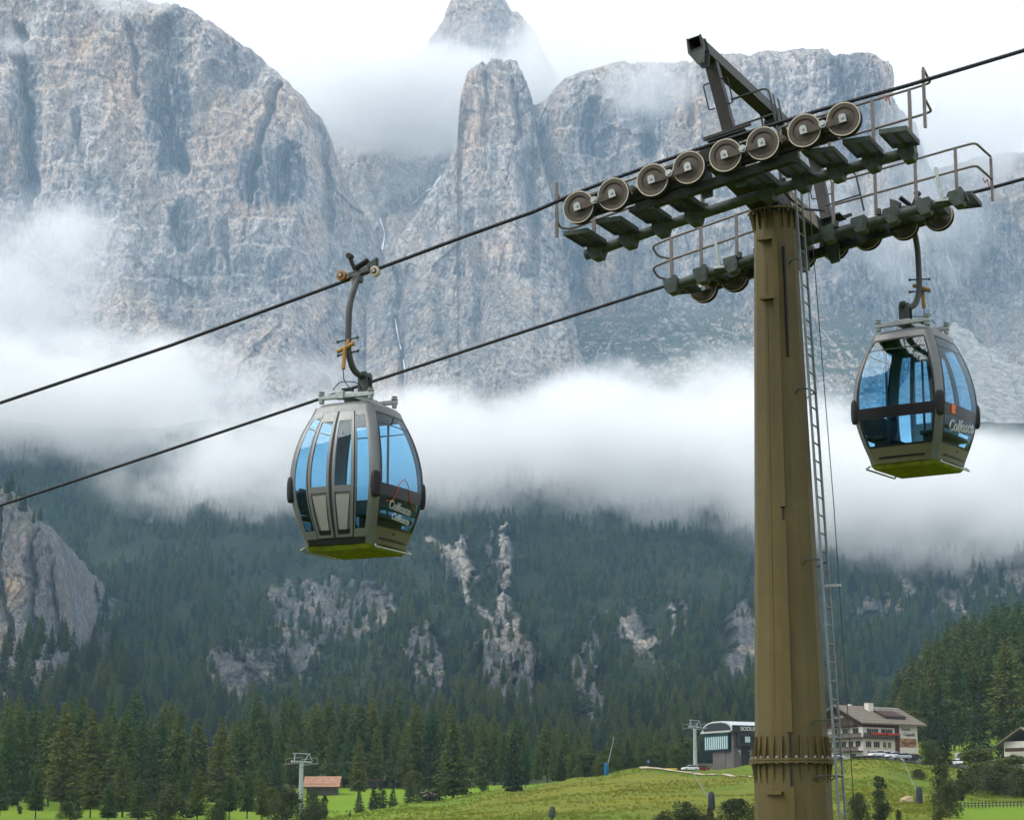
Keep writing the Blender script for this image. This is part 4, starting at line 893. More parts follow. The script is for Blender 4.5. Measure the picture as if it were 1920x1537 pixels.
# --- sheave wheel, shared by both rows
wm = MB()
wm.lathe([(.030, -.085), (.055, -.085), (.055, -.050), (.165, -.035), (.185, -.055), (.246, -.062), (.262, -.060), (.262, -.035), (.238, -.020), (.238, .020), (.262, .035), (.262, .060), (.246, .062), (.185, .055), (.165, .035), (.055, .050), (.055, .085), (.030, .085)], (0, 0, 0), (0, 1, 0), 40,
         [2, 0, 0, 0, 0, 1, 3, 3, 3, 3, 3, 1, 0, 0, 0, 0, 2])
wheel_me = wm.mesh('sheave_wheel', [M_WHEEL, M_TYRE, M_GALV, M_RUB], smooth=True, angle=30)
UW = [-2.212, -1.62, -0.962, -0.362, 0.236, 0.836, 1.494, 2.105]
OCT = [(-.125, .13), (.125, .13), (.125, -.05), (.07, -.15), (-.07, -.15), (-.125, -.05)]
def train(sg):
    """sg=-1 the row nearer the camera, +1 the far row; the walkway lies on the inner side"""
    wl = sg * GAUGE / 2
    def Q(u, wi, z): return Vector((u, wl - sg * wi, z))         # wi: distance inwards from the rope
    m = MB(up)
    dz_ = 0 if sg < 0 else .17
    m.beam(Q(-1.32, .20, zr(-1.32) - .27 + dz_), Q(1.32, .20, zr(1.32) - .27 + dz_), .14, .15)
    tr = m.build('main_sheave_beam', M_BEAM, pyl, bevel=.01)
    for (a, b) in ((-1.95, -.62), (.50, 1.82)):
        q = MB(up); q.beam(Q(a - .12, .17, zr(a) - .10 + dz_ * .6), Q(b + .12, .17, zr(b) - .10 + dz_ * .6), .11, .14); q.build('sheave_beam', M_BEAM, tr, bevel=.008)
        c = Q((a + b) / 2, .0, zr((a + b) / 2) - .04); q = MB(up); q.cyl(c + Vector((0, sg * .10, 0)), c - Vector((0, sg * .3, 0)), .055, 14); q.cyl(c + Vector((0, sg * .125, 0)), c + Vector((0, sg * .09, 0)), .03, 6); q.build('pivot_pin', M_WHEEL, tr)
    for i in range(0, 8, 2):
        a, b = UW[i], UW[i + 1]; c = Q((a + b) / 2, 0, (zr(a) + zr(b)) / 2); d = (Q(b, 0, zr(b)) - Q(a, 0, zr(a))).normalized(); n_ = Vector((-d.z, 0, d.x)); hl = (Q(b, 0, zr(b)) - Q(a, 0, zr(a))).length / 2
        for s2 in (1, -1):
            q = MB(up); q.prism([(-hl - .07, -.055), (hl + .07, -.055), (hl + .07, .06), (.10, .045), (.04, .02), (-.04, .02), (-.10, .045), (-hl - .07, .06)], c + Vector((0, sg * .105 * s2, -.02)), d, n_, Vector((0, .014, 0))); q.build('rocker_plate', M_WHEEL, tr)
            for e in (-hl, hl):
                q = MB(up); q.prism([(-.055, -.07), (.055, -.07), (.055, .03), (.03, .06), (-.03, .06), (-.055, .03)], c + d * e + Vector((0, sg * .117 * s2, 0)), d, n_, Vector((0, .012, 0))); q.cyl(c + d * e + Vector((0, sg * .11 * s2, 0)), c + d * e + Vector((0, sg * .145 * s2, 0)), .022, 6); q.build('axle_cap', M_GALV, tr)
            q = MB(up); q.cyl(c + Vector((0, sg * .105 * s2, -.01)), c + Vector((0, sg * .16 * s2, -.01)), .036, 6); q.cyl(c + Vector((0, sg * .112 * s2, -.01)), c + Vector((0, sg * .13 * s2, -.01)), .06, 12); q.build('rocker_bolt', M_GALV, tr)
        q = MB(up); q.tube([c + d * math.cos(t_) * .11 + n_ * (.03 + math.sin(t_) * .085) for t_ in np.linspace(.1, 3.04, 9)], .035, 6); q.build('rubber_stop', M_RUB, tr, smooth=True)
    for u in UW:
        w_ = link(bpy.data.objects.new('sheave_wheel', wheel_me), tr); w_.location = up(Q(u, 0, zr(u))); w_.rotation_euler = (0, rnd.uniform(0, 6), 0)
    # hanger plates between arm end and beam
    for u in (-.28, .28):
        q = MB(head); y0 = wl - sg * .34; q.prism([(-.10, .34), (.10, .34), (.13, -.1), (.08, -.42), (-.08, -.42), (-.13, -.1)], (u, y0, 0), (1, 0, 0), (0, 0, 1), (0, .05, 0)); q.build('hanger_plate', M_STEEL, tr)
    q = MB(head); q.box((0, wl - sg * .42, .12), (.75, .3, .16)); q.build('arm_saddle', M_STEEL, tr, bevel=.01)
    # walkway: tube, clamps, stepped gratings, railing
    W0 = 1.0
    def zt(u): return zr(u) - (.40 if sg < 0 else .12)
    q = MB(up); q.tube([Q(u, W0, zt(u)) for u in np.linspace(-2.55, 2.85, 9)], .085, 12); walk = q.build('walkway_tube', M_STEEL, pyl, smooth=True, angle=50)
    us = [-2.35, -1.79, -1.23, -.67, .55, 1.11, 1.67, 2.23, 2.79] if sg < 0 else [-2.42, -1.86, -1.30, -.74, .45, 1.01, 1.57, 2.13, 2.69]
    for i, u in enumerate(us):
        d = Vector((1, 0, .187)).normalized(); n_ = Vector((-.187, 0, 1)).normalized()
        q = MB(up); q.prism(OCT, Q(u, W0 + .015, zt(u)), d, n_, Vector((0, .23, 0)))
        for s2 in (-.09, .09): q.cyl(Q(u + s2, W0 + .12, zt(u) + s2 * .18 - .03), Q(u + s2, W0 + .15, zt(u) + s2 * .18 - .03), .014, 6)
        q.build('clamp_box', M_STEEL, walk, bevel=.006)
        zz = zt(u) + .10; wa, wb = .16, .90
        q = MB(up)
        for ww_ in (wa, wb): q.box(Q(u, ww_, zz), (.42, .03, .075))
        for uu_ in (-.20, .20): q.box(Q(u + uu_, (wa + wb) / 2, zz), (.025, wb - wa, .075))
        q.box(Q(u + .02, (wa + wb) / 2, zz - .03), (.05, wb - wa, .03))
        for j in range(17):
            q.box(Q(u - .187 + j * .0233, (wa + wb) / 2, zz + .012), (.006, wb - wa - .03, .028))
        for j in range(5): q.box(Q(u, wa + .12 + j * .125, zz + .02), (.39, .006, .010))
        q.build('grating_step', M_STEEL, walk)
    # railing
    posts = [-2.42, -1.30, -.55] if sg < 0 else [-2.42, -1.86, -1.2, -.5]
    posts2 = [.75, 1.55, 2.25, 2.83] if sg < 0 else [.55, 1.30, 2.0, 2.69]
    RH = 1.02 if sg < 0 else .88
    for side, pl in (('l', posts), ('r', posts2)):
        for u in pl:
            q = MB(up); q.beam(Q(u, W0 + .06, zt(u) + .08), Q(u, W0 + .06, zt(u) + RH), .05, .045); q.build('rail_post', M_RAIL, walk)
            q = MB(up); q.box(Q(u + .05, W0 + .06, zt(u) + .13), (.06, .08, .10)); q.build('post_clamp', M_STEEL, walk)
        for hgt in (RH - .01, RH * .54):
            pts_ = [Q(u, W0 + .06, zt(u) + hgt) for u in (pl[0], pl[-1])]
            if side == 'l':
                e = [Q(pl[0] - .38, W0 + .03, zt(pl[0]) + hgt - .10), Q(pl[0] - .42, W0 - .35, zt(pl[0]) + hgt - .18), Q(pl[0] - .30, W0 - .75, zt(pl[0]) + hgt - .16)]
                path = arc(list(reversed(e)) + pts_, .12)
            else:
                e = [Q(pl[-1] + .34, W0 + .04, zt(pl[-1]) + hgt + .05), Q(pl[-1] + .42, W0 - .72, zt(pl[-1]) + hgt + .02)]
                path = arc(pts_ + e, .10)
            q = MB(up); q.tube(path, .021, 8); q.build('handrail', M_RAIL, walk, smooth=True, angle=60)
        ep = Q(pl[0] - .30, W0 - .75, zt(pl[0])) if side == 'l' else Q(pl[-1] + .42, W0 - .72, zt(pl[-1]))
        q = MB(up); q.beam(ep + Vector((0, 0, .10)), ep + Vector((0, 0, RH - .02)), .045, .04); q.build('rail_post', M_RAIL, walk)
    for u in ((-1.55, 2.40) if sg > 0 else ()):
        q = MB(up); q.box(Q(u, W0 + .10, zt(u) + .30), (.06, .03, .62), (Vector((.99, 0, -.14)), Vector((0, 1, 0)), Vector((-.14, 0, .99)).normalized())); q.box(Q(u + .04, W0 + .10, zt(u) + .02), (.24, .05, .05)); q.build('rope_catcher_lever', M_GALV, walk, bevel=.006)
train(-1); train(1)

# --- lifting gantry over the head
def ghead(p): return head(p + Vector((.27, 0, 0)))
m = MB(ghead)
ga, gb = Vector((0, -3.35, 1.70)), Vector((0, 3.1, 1.74))
g = MB(ghead)
hw = .10
for (dx, dz, bw, bh) in ((0, .095, .21, .014), (0, -.095, .21, .014), (-.098, 0, .014, .18), (.098, 0, .014, .18)):
    o_ = Vector((dx, 0, dz)); g.beam(ga + o_, gb + o_, bw, bh)
gant = g.build('gantry_beam', M_GANTRY, pyl)
g = MB(ghead); g.beam(Vector((.02, -2.2, 1.825)), Vector((.02, -.35, 1.838)), .11, .06); g.build('cable_tray', M_STEEL, gant)
for y in (-3.33, -3.12):
    g = MB(ghead); g.prism([(-.12, .12), (-.14, -.12), (-.03, -.34), (.08, -.34), (.14, -.12), (.12, .12), (.10, .12), (.10, -.10), (-.10, -.10), (-.10, .12)], (0, y, 1.70), (1, 0, 0), (0, 0, 1), (0, .02, 0)); g.build('beam_end_frame', M_STEEL, gant)
for sg in (-1, 1):
    g = MB(ghead); y0, y1 = sg * 2.50, sg * 2.66
    g.beam(Vector((.02, y0, .40)), Vector((0, y1, 1.62)), .17, .19, up=(1, 0, 0)); po = g.build('gantry_post', M_GANTRY, pyl, bevel=.008)
    for s2 in (-1, 1):
        g = MB(ghead); x0 = s2 * .10; pts_ = [(x0, y1, 1.30), (x0 + s2 * .10, y1, 1.30), (x0 + s2 * .10, y1 - sg * .03, .88), (x0, y1 - sg * .03, .88)]; g.tube(arc(pts_, .06), .011, 7); g.build('grab_handle', M_RUB, po, smooth=True, angle=60)
    g = MB(ghead); g.box((0, sg * 2.5, .375), (.62, .42, .03)); g.build('post_foot', M_STEEL, po, bevel=.004)
    g = MB(ghead); g.beam((-.36, sg * 2.7, .42), (.42, sg * 2.7, .42), .05, .05); g.build('foot_bar', M_GANTRY, po)
    # access frame beside the post
    g = MB(ghead); g.tube(arc([(.10, sg * 2.35, 1.05), (.72, sg * 2.35, 1.05), (.72, sg * 2.35, .30)], .12), .018, 7); g.tube([(.08, sg * 2.35, .60), (.72, sg * 2.35, .60)], .016, 7); g.build('access_frame', M_STEEL, po, smooth=True, angle=60)
for y in (.15, .42):
    for x in (-.14, .14):
        g = MB(ghead); g.box((x, y, 1.72), (.02, .06, .52)); g.build('hoist_plate', M_STEEL, gant)
g = MB(ghead); g.cyl((-.13, .28, 1.56), (.13, .28, 1.56), .07, 14); g.build('hoist_sheave', M_STEEL, gant)
g = MB(ghead); g.cyl((.18, .30, 1.54), (.45, .36, .42), .022, 8); g.build('hoist_rod', M_GALV, gant)
# small red-white windsock tags tied to the rails
for sg, u in ((-1, 2.62), (1, 2.98)):
    g = MB(up); c = Vector((u, sg * 2.8 - sg * .35, zr(u) + .35)); g.tube(arc([c, c + Vector((.03, 0, -.10)), c + Vector((.07, 0, -.02)), c + Vector((.09, .02, -.16))], .03), .010, 6); g.build('tied_cord', paint('red_cord', (.30, .10, .12), .7), pyl)

# ------------------------------------------------------------------ hauling ropes
def line_pt(sg, u, z, wi=0.0): return T0 + UU * u + WW * (sg * GAUGE / 2 - sg * wi) + Vector((0, 0, z))
def rope_path(sg):
    if sg < 0: L = [(-60, -14.9), (-40, -9.35), (-26, -5.62), (-19, -3.88), (-13.42, -2.62), (-9.84, -1.93), (-6.5, -1.19), (-4.15, -.665), (-3.0, -.425)]
    else: L = [(-60, -14.0), (-40, -8.75), (-26, -5.2), (-17.85, -3.40), (-13.63, -2.53), (-9.7, -1.70), (-5.6, -.86), (-3.6, -.46), (-3.0, -.345)]
    R_ = [(3.06, .735), (4.8, 1.005), (8, 1.50), (14, 2.48), (30, 5.3), (60, 10.9)]
    mid = [(u, zr(u) + .265) for u in np.linspace(-2.35, 2.35, 15)]
    return [line_pt(sg, u, z) for u, z in L + mid + R_]
def rope_obj(sg, label):
    P = rope_path(sg); dense = []
    for a, b in zip(P[:-1], P[1:]):
        n = max(1, int((b - a).length / 0.05)) if abs((a - T0).dot(UU)) < 22 else 6
        dense += [a.lerp(b, i / n) for i in range(n)]
    dense.append(P[-1])
    # six-strand lay: lobed section that twists along the rope
    nn = 12; V = []; Fc = []; s_ = 0.0
    for i, p in enumerate(dense):
        d = (dense[min(i + 1, len(dense) - 1)] - dense[max(i - 1, 0)]).normalized(); X = d.cross(Vector((0, 0, 1))).normalized(); Y = d.cross(X)
        if i: s_ += (p - dense[i - 1]).length
        for k in range(nn):
            a = 6.283185 * k / nn + s_ * 6.283 / 0.42; r = .0325 if k % 2 == 0 else .0245
            V.append(p + (X * math.cos(a) + Y * math.sin(a)) * r)
    for i in range(len(dense) - 1):
        for k in range(nn): Fc.append((i * nn + k, i * nn + (k + 1) % nn, (i + 1) * nn + (k + 1) % nn, (i + 1) * nn + k))
    me = mesh_np('haul_rope', np.array([tuple(v) for v in V]), np.array(Fc)); me.materials.append(M_ROPE)
    o = link(bpy.data.objects.new('haul_rope', me)); tag(o, label, 'cable', 'hauling ropes of the cable car'); return o
rope_obj(-1, 'dark steel rope carrying the cabin with closed doors, upper of the two ropes'); rope_obj(1, 'dark steel rope passing behind the cabin roof, lower of the two ropes')
# ================================================================== GONDOLA CABINS
M_BODY = paint('champagne_silver_paint', (0.138, 0.148, 0.152), 0.40, 0.5, 0.08, 2.5)
M_LOWB = paint('skirt_olive_reflection', (0.11, 0.108, 0.06), 0.45, 0.35, 0.12, 2.5)  # olive reflection from below, put into the apron colour
M_PANEL = paint('pale_door_panel', (0.21, 0.21, 0.20), 0.6, 0.1, 0.08, 3.0)
M_FLOOR = paint('yellow_green_underside', (0.16, 0.19, 0.015), 0.8, 0.0, 0.4, 5.0, (0.07, 0.09, 0.012))  # yellow-green, mottled, with darker streaks
M_DARK = paint('black_trim', (0.010, 0.010, 0.012), 0.35, 0.0, 0.2, 6.0)
M_SEAT = paint('dark_seat_cloth', (0.025, 0.030, 0.036), 0.85, 0.0, 0.3, 12.0)
M_CEIL = paint('grey_ceiling_liner', (0.10, 0.11, 0.115), 0.8, 0.0, 0.1, 4.0)
M_WOOD = paint('ochre_damper_paint', (0.30, 0.17, 0.05), 0.6, 0.0, 0.3, 14.0, (0.12, 0.06, 0.02))
M_RUST = paint('rusty_roller', (0.30, 0.13, 0.04), 0.7, 0.0, 0.3, 20.0)
M_ARM = paint('hanger_grey_paint', (0.060, 0.064, 0.066), 0.5, 0.2, 0.2, 6.0)
M_WHITE = paint('white_lettering', (0.72, 0.72, 0.70), 0.6, 0.0, 0.05, 5.0)
M_RED = paint('red_lettering', (0.55, 0.08, 0.03), 0.6, 0.0, 0.15, 5.0)
M_ORANGE = paint('orange_sticker', (0.75, 0.16, 0.03), 0.6, 0.0, 0.1, 5.0)
k = NM('blue_tinted_glass')
tr = k.n('ShaderNodeBsdfTransparent'); k.l(k.mix(k.noise(k.coord('Object', (1.2, 1.2, 3)), 1.5, 3), (0.66, 0.85, 0.955, 1), (0.71, 0.88, 0.97, 1)), tr.inputs[0])
gl = k.n('ShaderNodeBsdfGlossy'); gl.inputs['Roughness'].default_value = 0.04; gl.inputs[0].default_value = (0.75, 0.88, 1.0, 1)
fr = k.n('ShaderNodeFresnel'); fr.inputs[0].default_value = 1.45
ms = k.n('ShaderNodeMixShader'); k.l(k.math('MULTIPLY', k.math('MULTIPLY', fr.outputs[0], 0.8), k.math('SUBTRACT', 1.0, k.n('ShaderNodeNewGeometry').outputs['Backfacing'])), ms.inputs[0]); k.l(tr.outputs[0], ms.inputs[1]); k.l(gl.outputs[0], ms.inputs[2]); k.l(ms.outputs[0], k.out.inputs[0])
M_GLASS = k.m

ZB = -4.52                                        # floor level below the rope
PROF = [(0, .60), (.12, .645), (.30, .70), (.50, .755), (.72, .80), (.95, .825), (1.2, .822), (1.45, .79), (1.7, .735), (1.92, .665), (2.10, .59), (2.24, .52)]
def pr(z): return float(np.interp(z, [p[0] for p in PROF], [p[1] for p in PROF]))
PZ = np.linspace(0, 2.24, 30); PR = np.interp(PZ, [p[0] for p in PROF], [p[1] for p in PROF])
PR = np.convolve(np.pad(PR, 2, mode='edge'), np.ones(5) / 5, 'valid')
def prs(z): return float(np.interp(z, PZ, PR))
CR = 0.125                                        # pillar radius at the corners
def face_pt(fc, s, z, off=0.0):
    r = prs(z); h = r - CR; b = 0.03 * (1 - s * s)              # faces bulge slightly
    x, y = s * h, -(r + off + b)
    a = fc * math.pi / 2; c_, s_ = round(math.cos(a)), round(math.sin(a))
    return Vector((x * c_ - y * s_, x * s_ + y * c_, ZB + z))
def panel(mb, fc, s0, s1, z0, z1, off=0.0, th=.02, ns=5, s0t=None, s1t=None):
    s0t = s0 if s0t is None else s0t; s1t = s1 if s1t is None else s1t
    nz = max(1, int((z1 - z0) / .09)); vs = []; fs = []
    for q in (off, off - th):
        for i in range(nz + 1):
            t = i / nz; z = z0 + (z1 - z0) * t; a = s0 + (s0t - s0) * t; b = s1 + (s1t - s1) * t
            for j in range(ns + 1): vs.append(face_pt(fc, a + (b - a) * j / ns, z, q))
    n1 = ns + 1; N = (nz + 1) * n1
    for i in range(nz):
        for j in range(ns):
            a = i * n1 + j; fs.append((a, a + 1, a + n1 + 1, a + n1)); fs.append((N + a + n1, N + a + n1 + 1, N + a + 1, N + a))
    for i in range(nz):
        a = i * n1; fs.append((a + n1, N + a + n1, N + a, a)); a = i * n1 + ns; fs.append((a, N + a, N + a + n1, a + n1))
    for j in range(ns): fs.append((j, N + j, N + j + 1, j + 1)); a = nz * n1 + j; fs.append((a + 1, N + a + 1, N + a, a))
    return mb.add(vs, fs)
def text_mesh(cu, name, parent):
    t_ = link(bpy.data.objects.new('tmp', cu)); bpy.context.view_layer.update(); dg = bpy.context.evaluated_depsgraph_get()
    me = bpy.data.meshes.new_from_object(t_.evaluated_get(dg)); me.name = name; bpy.data.objects.remove(t_); return link(bpy.data.objects.new(name, me), parent)
def text_on(fc, s, z, txt, size, mat, parent, outline=0.0, rot=0.0, off=.012, name='lettering'):
    cu = bpy.data.curves.new(name, 'FONT'); cu.body = txt; cu.size = size; cu.align_x = 'CENTER'; cu.align_y = 'CENTER'; cu.extrude = .002; cu.space_character = 1.05
    cu.shear = 0.15
    if outline: cu.fill_mode = 'NONE'; cu.bevel_depth = outline; cu.extrude = 0
    cu.materials.append(mat); o = text_mesh(cu, name, parent)
    p = face_pt(fc, s, z, off); X = (face_pt(fc, s + .1, z, off) - face_pt(fc, s - .1, z, off)).normalized(); Y = (face_pt(fc, s, z + .06, off) - face_pt(fc, s, z - .06, off)).normalized(); Z = X.cross(Y).normalized(); Y = Z.cross(X)
    if rot: q = Matrix.Rotation(rot, 3, Z); X = q @ X; Y = q @ Y
    o.matrix_local = Matrix(((X.x, Y.x, Z.x, p.x), (X.y, Y.y, Z.y, p.y), (X.z, Y.z, Z.z, p.z), (0, 0, 0, 1)))
    return o

def cabin(root, letters):
    # corner pillars
    for c4 in range(4):
        a0 = c4 * math.pi / 2 - math.pi / 2 - math.pi / 2; vs = []; fs = []; n = 7
        for q in (0, .035):
            for i in range(len(PZ)):
                r = PR[i]; cx = (r - CR) * (1 if c4 in (0, 3) else -1); cy_ = (r - CR) * (1 if c4 in (2, 3) else -1)
                sx, sy = (1 if c4 in (0, 3) else -1), (1 if c4 in (2, 3) else -1)
                for j in range(n):
                    t = -0.12 + (math.pi / 2 + 0.24) * j / (n - 1); vs.append(Vector((cx + sx * math.sin(t) * (CR - q), cy_ + sy * math.cos(t) * (CR - q), ZB + PZ[i])))
        L = len(PZ); N = L * n
        for i in range(L - 1):
            for j in range(n - 1):
                a = i * n + j; fs += [(a, a + 1, a + n + 1, a + n), (N + a, N + a + n, N + a + n + 1, N + a + 1)]
            for j in (0, n - 1): a = i * n + j; fs.append((a, a + n, N + a + n, N + a))
        m = MB(); m.add(vs, fs); m.build('corner_pillar', M_BODY, root, smooth=True, angle=50)
        # rubber bumper on the pillar
        sx, sy = (1 if c4 in (0, 3) else -1), (1 if c4 in (2, 3) else -1); r = prs(.92) - CR; d = Vector((sx, sy, 0)).normalized(); q = Vector((-d.y, d.x, 0)); ctr = Vector((sx * r, sy * r, ZB + .90)) + d * (CR - .015)
        m = MB(); vs = []; fs = []; nr, nc = 9, 14
        for i in range(nr):
            t = math.pi * i / (nr - 1) - math.pi / 2
            for j in range(nc):
                a = 6.283185 * j / nc; sp = lambda v, e: math.copysign(abs(v) ** e, v)
                vs.append(ctr + Vector((0, 0, 1)) * sp(math.sin(t), .75) * .215 + q * sp(math.cos(a), .8) * .085 * sp(math.cos(t), .5) + d * sp(math.sin(a), .8) * .065 * sp(math.cos(t), .5))
        for i in range(nr - 1):
            for j in range(nc): fs.append((i * nc + j, i * nc + (j + 1) % nc, (i + 1) * nc + (j + 1) % nc, (i + 1) * nc + j))
        m.add(vs, fs); m.build('bumper', M_RUB, root, smooth=True, angle=80)
    # faces 1,2,3: glazed ends and back
    for fc in (1, 2, 3):
        m = MB(); panel(m, fc, -1.03, 1.03, 0.0, .27, 0, .03); ap = m.build('apron', M_LOWB, root, smooth=True)
        m = MB(); panel(m, fc, -.80, .80, .075, .105, .012, .02); m.build('apron_slot', M_DARK, ap)
        m = MB(); panel(m, fc, -1.03, 1.03, 2.13, 2.24, 0, .03); m.build('header', M_BODY, root, smooth=True)
        fr_ = MB(); panel(fr_, fc, -1.0, 1.0, .265, .295, .006, .03); panel(fr_, fc, -1.0, 1.0, 2.105, 2.135, .006, .03); panel(fr_, fc, -1.02, -.965, .295, 2.105, .006, .03, 1); panel(fr_, fc, .965, 1.02, .295, 2.105, .006, .03, 1)
        f_ = fr_.build('window_frame', M_DARK, root, smooth=True)
        m = MB(); panel(m, fc, -.965, .965, .93, 2.105, 0, .010); m.build('window_pane', M_GLASS, root, smooth=True)
        m = MB(); panel(m, fc, -.965, .965, .295, .74, 0, .010); m.build('lower_pane', M_GLASS, root, smooth=True)
        m = MB(); panel(m, fc, -.965, .965, .74, .93, .004, .02); m.build('waist_band', M_DARK, root, smooth=True)
        m = MB(); panel(m, fc, -.94, .94, 1.93, 1.945, .004, .02); m.build('vent_bar', M_DARK, root)
    # face 0: doors
    m = MB(); panel(m, 0, -1.03, 1.03, 0.0, .10, .004, .03); m.build('sill', M_DARK, root, smooth=True)
    m = MB(); panel(m, 0, -1.03, 1.03, 2.13, 2.24, 0, .03); m.build('header', M_BODY, root, smooth=True)
    m = MB(); panel(m, 0, -.032, .032, .10, 2.14, .012, .04, 2); m.build('door_gasket', M_RUB, root, smooth=True)
    for sg in (-1, 1):
        def P(mb, a, b, z0, z1, off, th, ns=4, at_=None, bt=None):
            at_ = a if at_ is None else at_; bt = b if bt is None else bt
            return panel(mb, 0, min(sg * a, sg * b), max(sg * a, sg * b), z0, z1, off, th, ns, min(sg * at_, sg * bt), max(sg * at_, sg * bt))
        # side light next to the door
        m = MB(); P(m, .655, .98, .22, 2.06, 0, .010, 3); m.build('side_pane', M_GLASS, root, smooth=True)
        m = MB(); P(m, .625, 1.03, .10, .225, .002, .03, 3); P(m, .625, 1.03, 2.055, 2.135, .002, .03, 3); P(m, .612, .66, .22, 2.06, .004, .03, 1); P(m, .97, 1.03, .22, 2.06, .002, .03, 1); m.build('side_frame', M_BODY, root, smooth=True)
        d = MB(); P(d, .04, .11, .105, 2.125, .014, .035, 1); P(d, .525, .60, .105, 2.125, .014, .035, 1); P(d, .11, .525, 1.97, 2.125, .014, .035); P(d, .11, .525, .80, .90, .014, .035); P(d, .11, .525, .105, .17, .014, .035)
        door = d.build('door_leaf', M_BODY, root, smooth=True)
        m = MB(); P(m, .11, .525, .90, 1.97, .006, .010, 3); m.build('door_pane', M_GLASS, door, smooth=True)
        m = MB(); P(m, .11, .525, .17, .80, -.012, .02); m.build('lower_panel', M_BODY, door, smooth=True)
        m = MB(); P(m, .17, .42, .22, .76, .010, .022, 3, .13, .50); m.build('recess_plate', M_PANEL, door, smooth=True)
        m = MB(); P(m, .13, .50, .15, .22, .022, .03, 3); m.build('step_lip', M_DARK, door, smooth=True)
        m = MB(); P(m, .605, .622, .105, 2.125, .016, .03, 1); m.build('door_seal', M_RUB, door, smooth=True)
    # floor tray, roof, ceiling
    m = MB(); r = prs(0) - .01
    m.hexa([Vector((x * .90, y * .90, ZB - .085)) for x, y in ((-r, -r), (r, -r), (r, r), (-r, r))] + [Vector((x, y, ZB + .0)) for x, y in ((-r, -r), (r, -r), (r, r), (-r, r))]); fl = m.build('floor_tray', M_FLOOR, root, bevel=.02)
    m = MB(); m.box((0, 0, ZB + .05), (2 * r - .08, 2 * r - .08, .04)); m.build('floor_mat', M_CEIL, root)
    R_ = random.Random(5)
    for i in range(9):
        m = MB(); x = R_.uniform(-.42, .42); y = R_.choice((-1, 1)) * R_.uniform(.36, .50); m.cyl((x, y, ZB - .084), (x, y, ZB - .089), R_.uniform(.02, .045), 10); m.build('drain_hole', M_DARK, fl)
    for sg in (-1, 1):
        m = MB(); x = sg * (r + .03); m.tube(arc([(x, -.52, ZB - .01), (x + sg * .05, -.60, ZB - .06), (x + sg * .05, .60, ZB - .06), (x, .52, ZB - .01)], .06), .016, 7); m.build('guide_rail', M_GALV, root, smooth=True, angle=60)
    m = MB(); vs = []; fs = []; lv = [(2.235, .005), (2.28, -.02), (2.315, -.09), (2.33, -.22)]; n = 24
    for (z, o_) in lv:
        rr = prs(2.24) + o_
        for j in range(n):
            a = 6.283185 * (j + .5) / n; c_, s_ = math.cos(a), math.sin(a); e = (abs(c_) ** 6 + abs(s_) ** 6) ** (-1 / 6); vs.append(Vector((rr * e * c_ * .995, rr * e * s_ * .995, ZB + z)))
    for i in range(len(lv) - 1):
        for j in range(n): fs.append((i * n + j, i * n + (j + 1) % n, (i + 1) * n + (j + 1) % n, (i + 1) * n + j))
    fs.append(tuple((len(lv) - 1) * n + j for j in range(n))); m.add(vs, fs); m.build('roof', M_BODY, root, smooth=True, angle=50)
    m = MB(); q = prs(2.16) - .05; m.box((0, 0, ZB + 2.17), (2 * q, 2 * q, .04)); m.build('ceiling', M_CEIL, root)
    # benches and backrests along the two ends, grab poles
    for sg in (-1, 1):
        m = MB(); m.box((sg * .50, 0, ZB + .46), (.36, 1.26, .07)); b_ = m.build('bench', M_SEAT, root, bevel=.02)
        m = MB(); m.box((sg * .695, 0, ZB + .74), (.07, 1.30, .40), (Vector((math.cos(.12), 0, sg * math.sin(.12))), Vector((0, 1, 0)), Vector((-sg * math.sin(.12), 0, math.cos(.12))))); m.build('backrest', M_SEAT, b_, bevel=.02)
        m = MB(); m.box((sg * .44, 0, ZB + .26), (.20, 1.04, .32)); m.build('added_dark_block', M_SEAT, b_)  # block added under the bench to darken the lower panes
        for y in (-.45, .45):
            m = MB(); m.tube([(sg * .36, y, ZB + .06), (sg * .36, y, ZB + .44)], .02, 7); m.build('bench_leg', M_GALV, b_)
        m = MB(); m.tube([(sg * .33, .42, ZB + .05), (sg * .33, .42, ZB + 2.16)], .021, 8); m.build('grab_pole', M_STEEL, root)
    # rope hanger: roof frame, bracket, arm, damper, grip
    for sg in (-1, 1):
        m = MB(); m.beam((-.50, sg * .40, ZB + 2.43), (.50, sg * .40, ZB + 2.43), .07, .07); bb = m.build('roof_beam', M_GALV, root, bevel=.006)
        for x in (-.45, .45):
            m = MB(); m.lathe([(.0, -.10), (.035, -.10), (.045, -.07), (.045, -.045), (.02, -.035), (.02, .035), (.055, .04), (.06, .055), (.03, .075), (.05, .095), (.0, .10)], (x, sg * .40, ZB + 2.43), (0, 0, 1), 12); m.build('damper_mount', M_WOOD if False else M_GALV, bb, smooth=True)
    m = MB(); m.box((.0, 0, ZB + 2.44), (.26, .86, .10)); m.box((-.1, -.40, ZB + 2.45), (.16, .12, .13)); cb = m.build('cross_carriage', M_GALV, root, bevel=.008)
    for y in (-.075, .075):
        m = MB(); m.prism([(-.08, 0), (.10, 0), (.10, .36), (.07, .42), (-.02, .42), (-.08, .30)], (.10, y + .02, ZB + 2.47), (1, 0, 0), (0, 0, 1), (0, .02, 0)); m.build('hinge_plate', M_STEEL, cb, bevel=.004)
    m = MB(); m.cyl((.12, -.11, ZB + 2.80), (.12, .15, ZB + 2.80), .035, 12); m.build('hinge_pin', M_RUB, cb)
    m = MB(); m.box((-.02, -.32, ZB + 2.52), (.14, .16, .09)); m.build('junction_box', M_DARK, cb, bevel=.006)
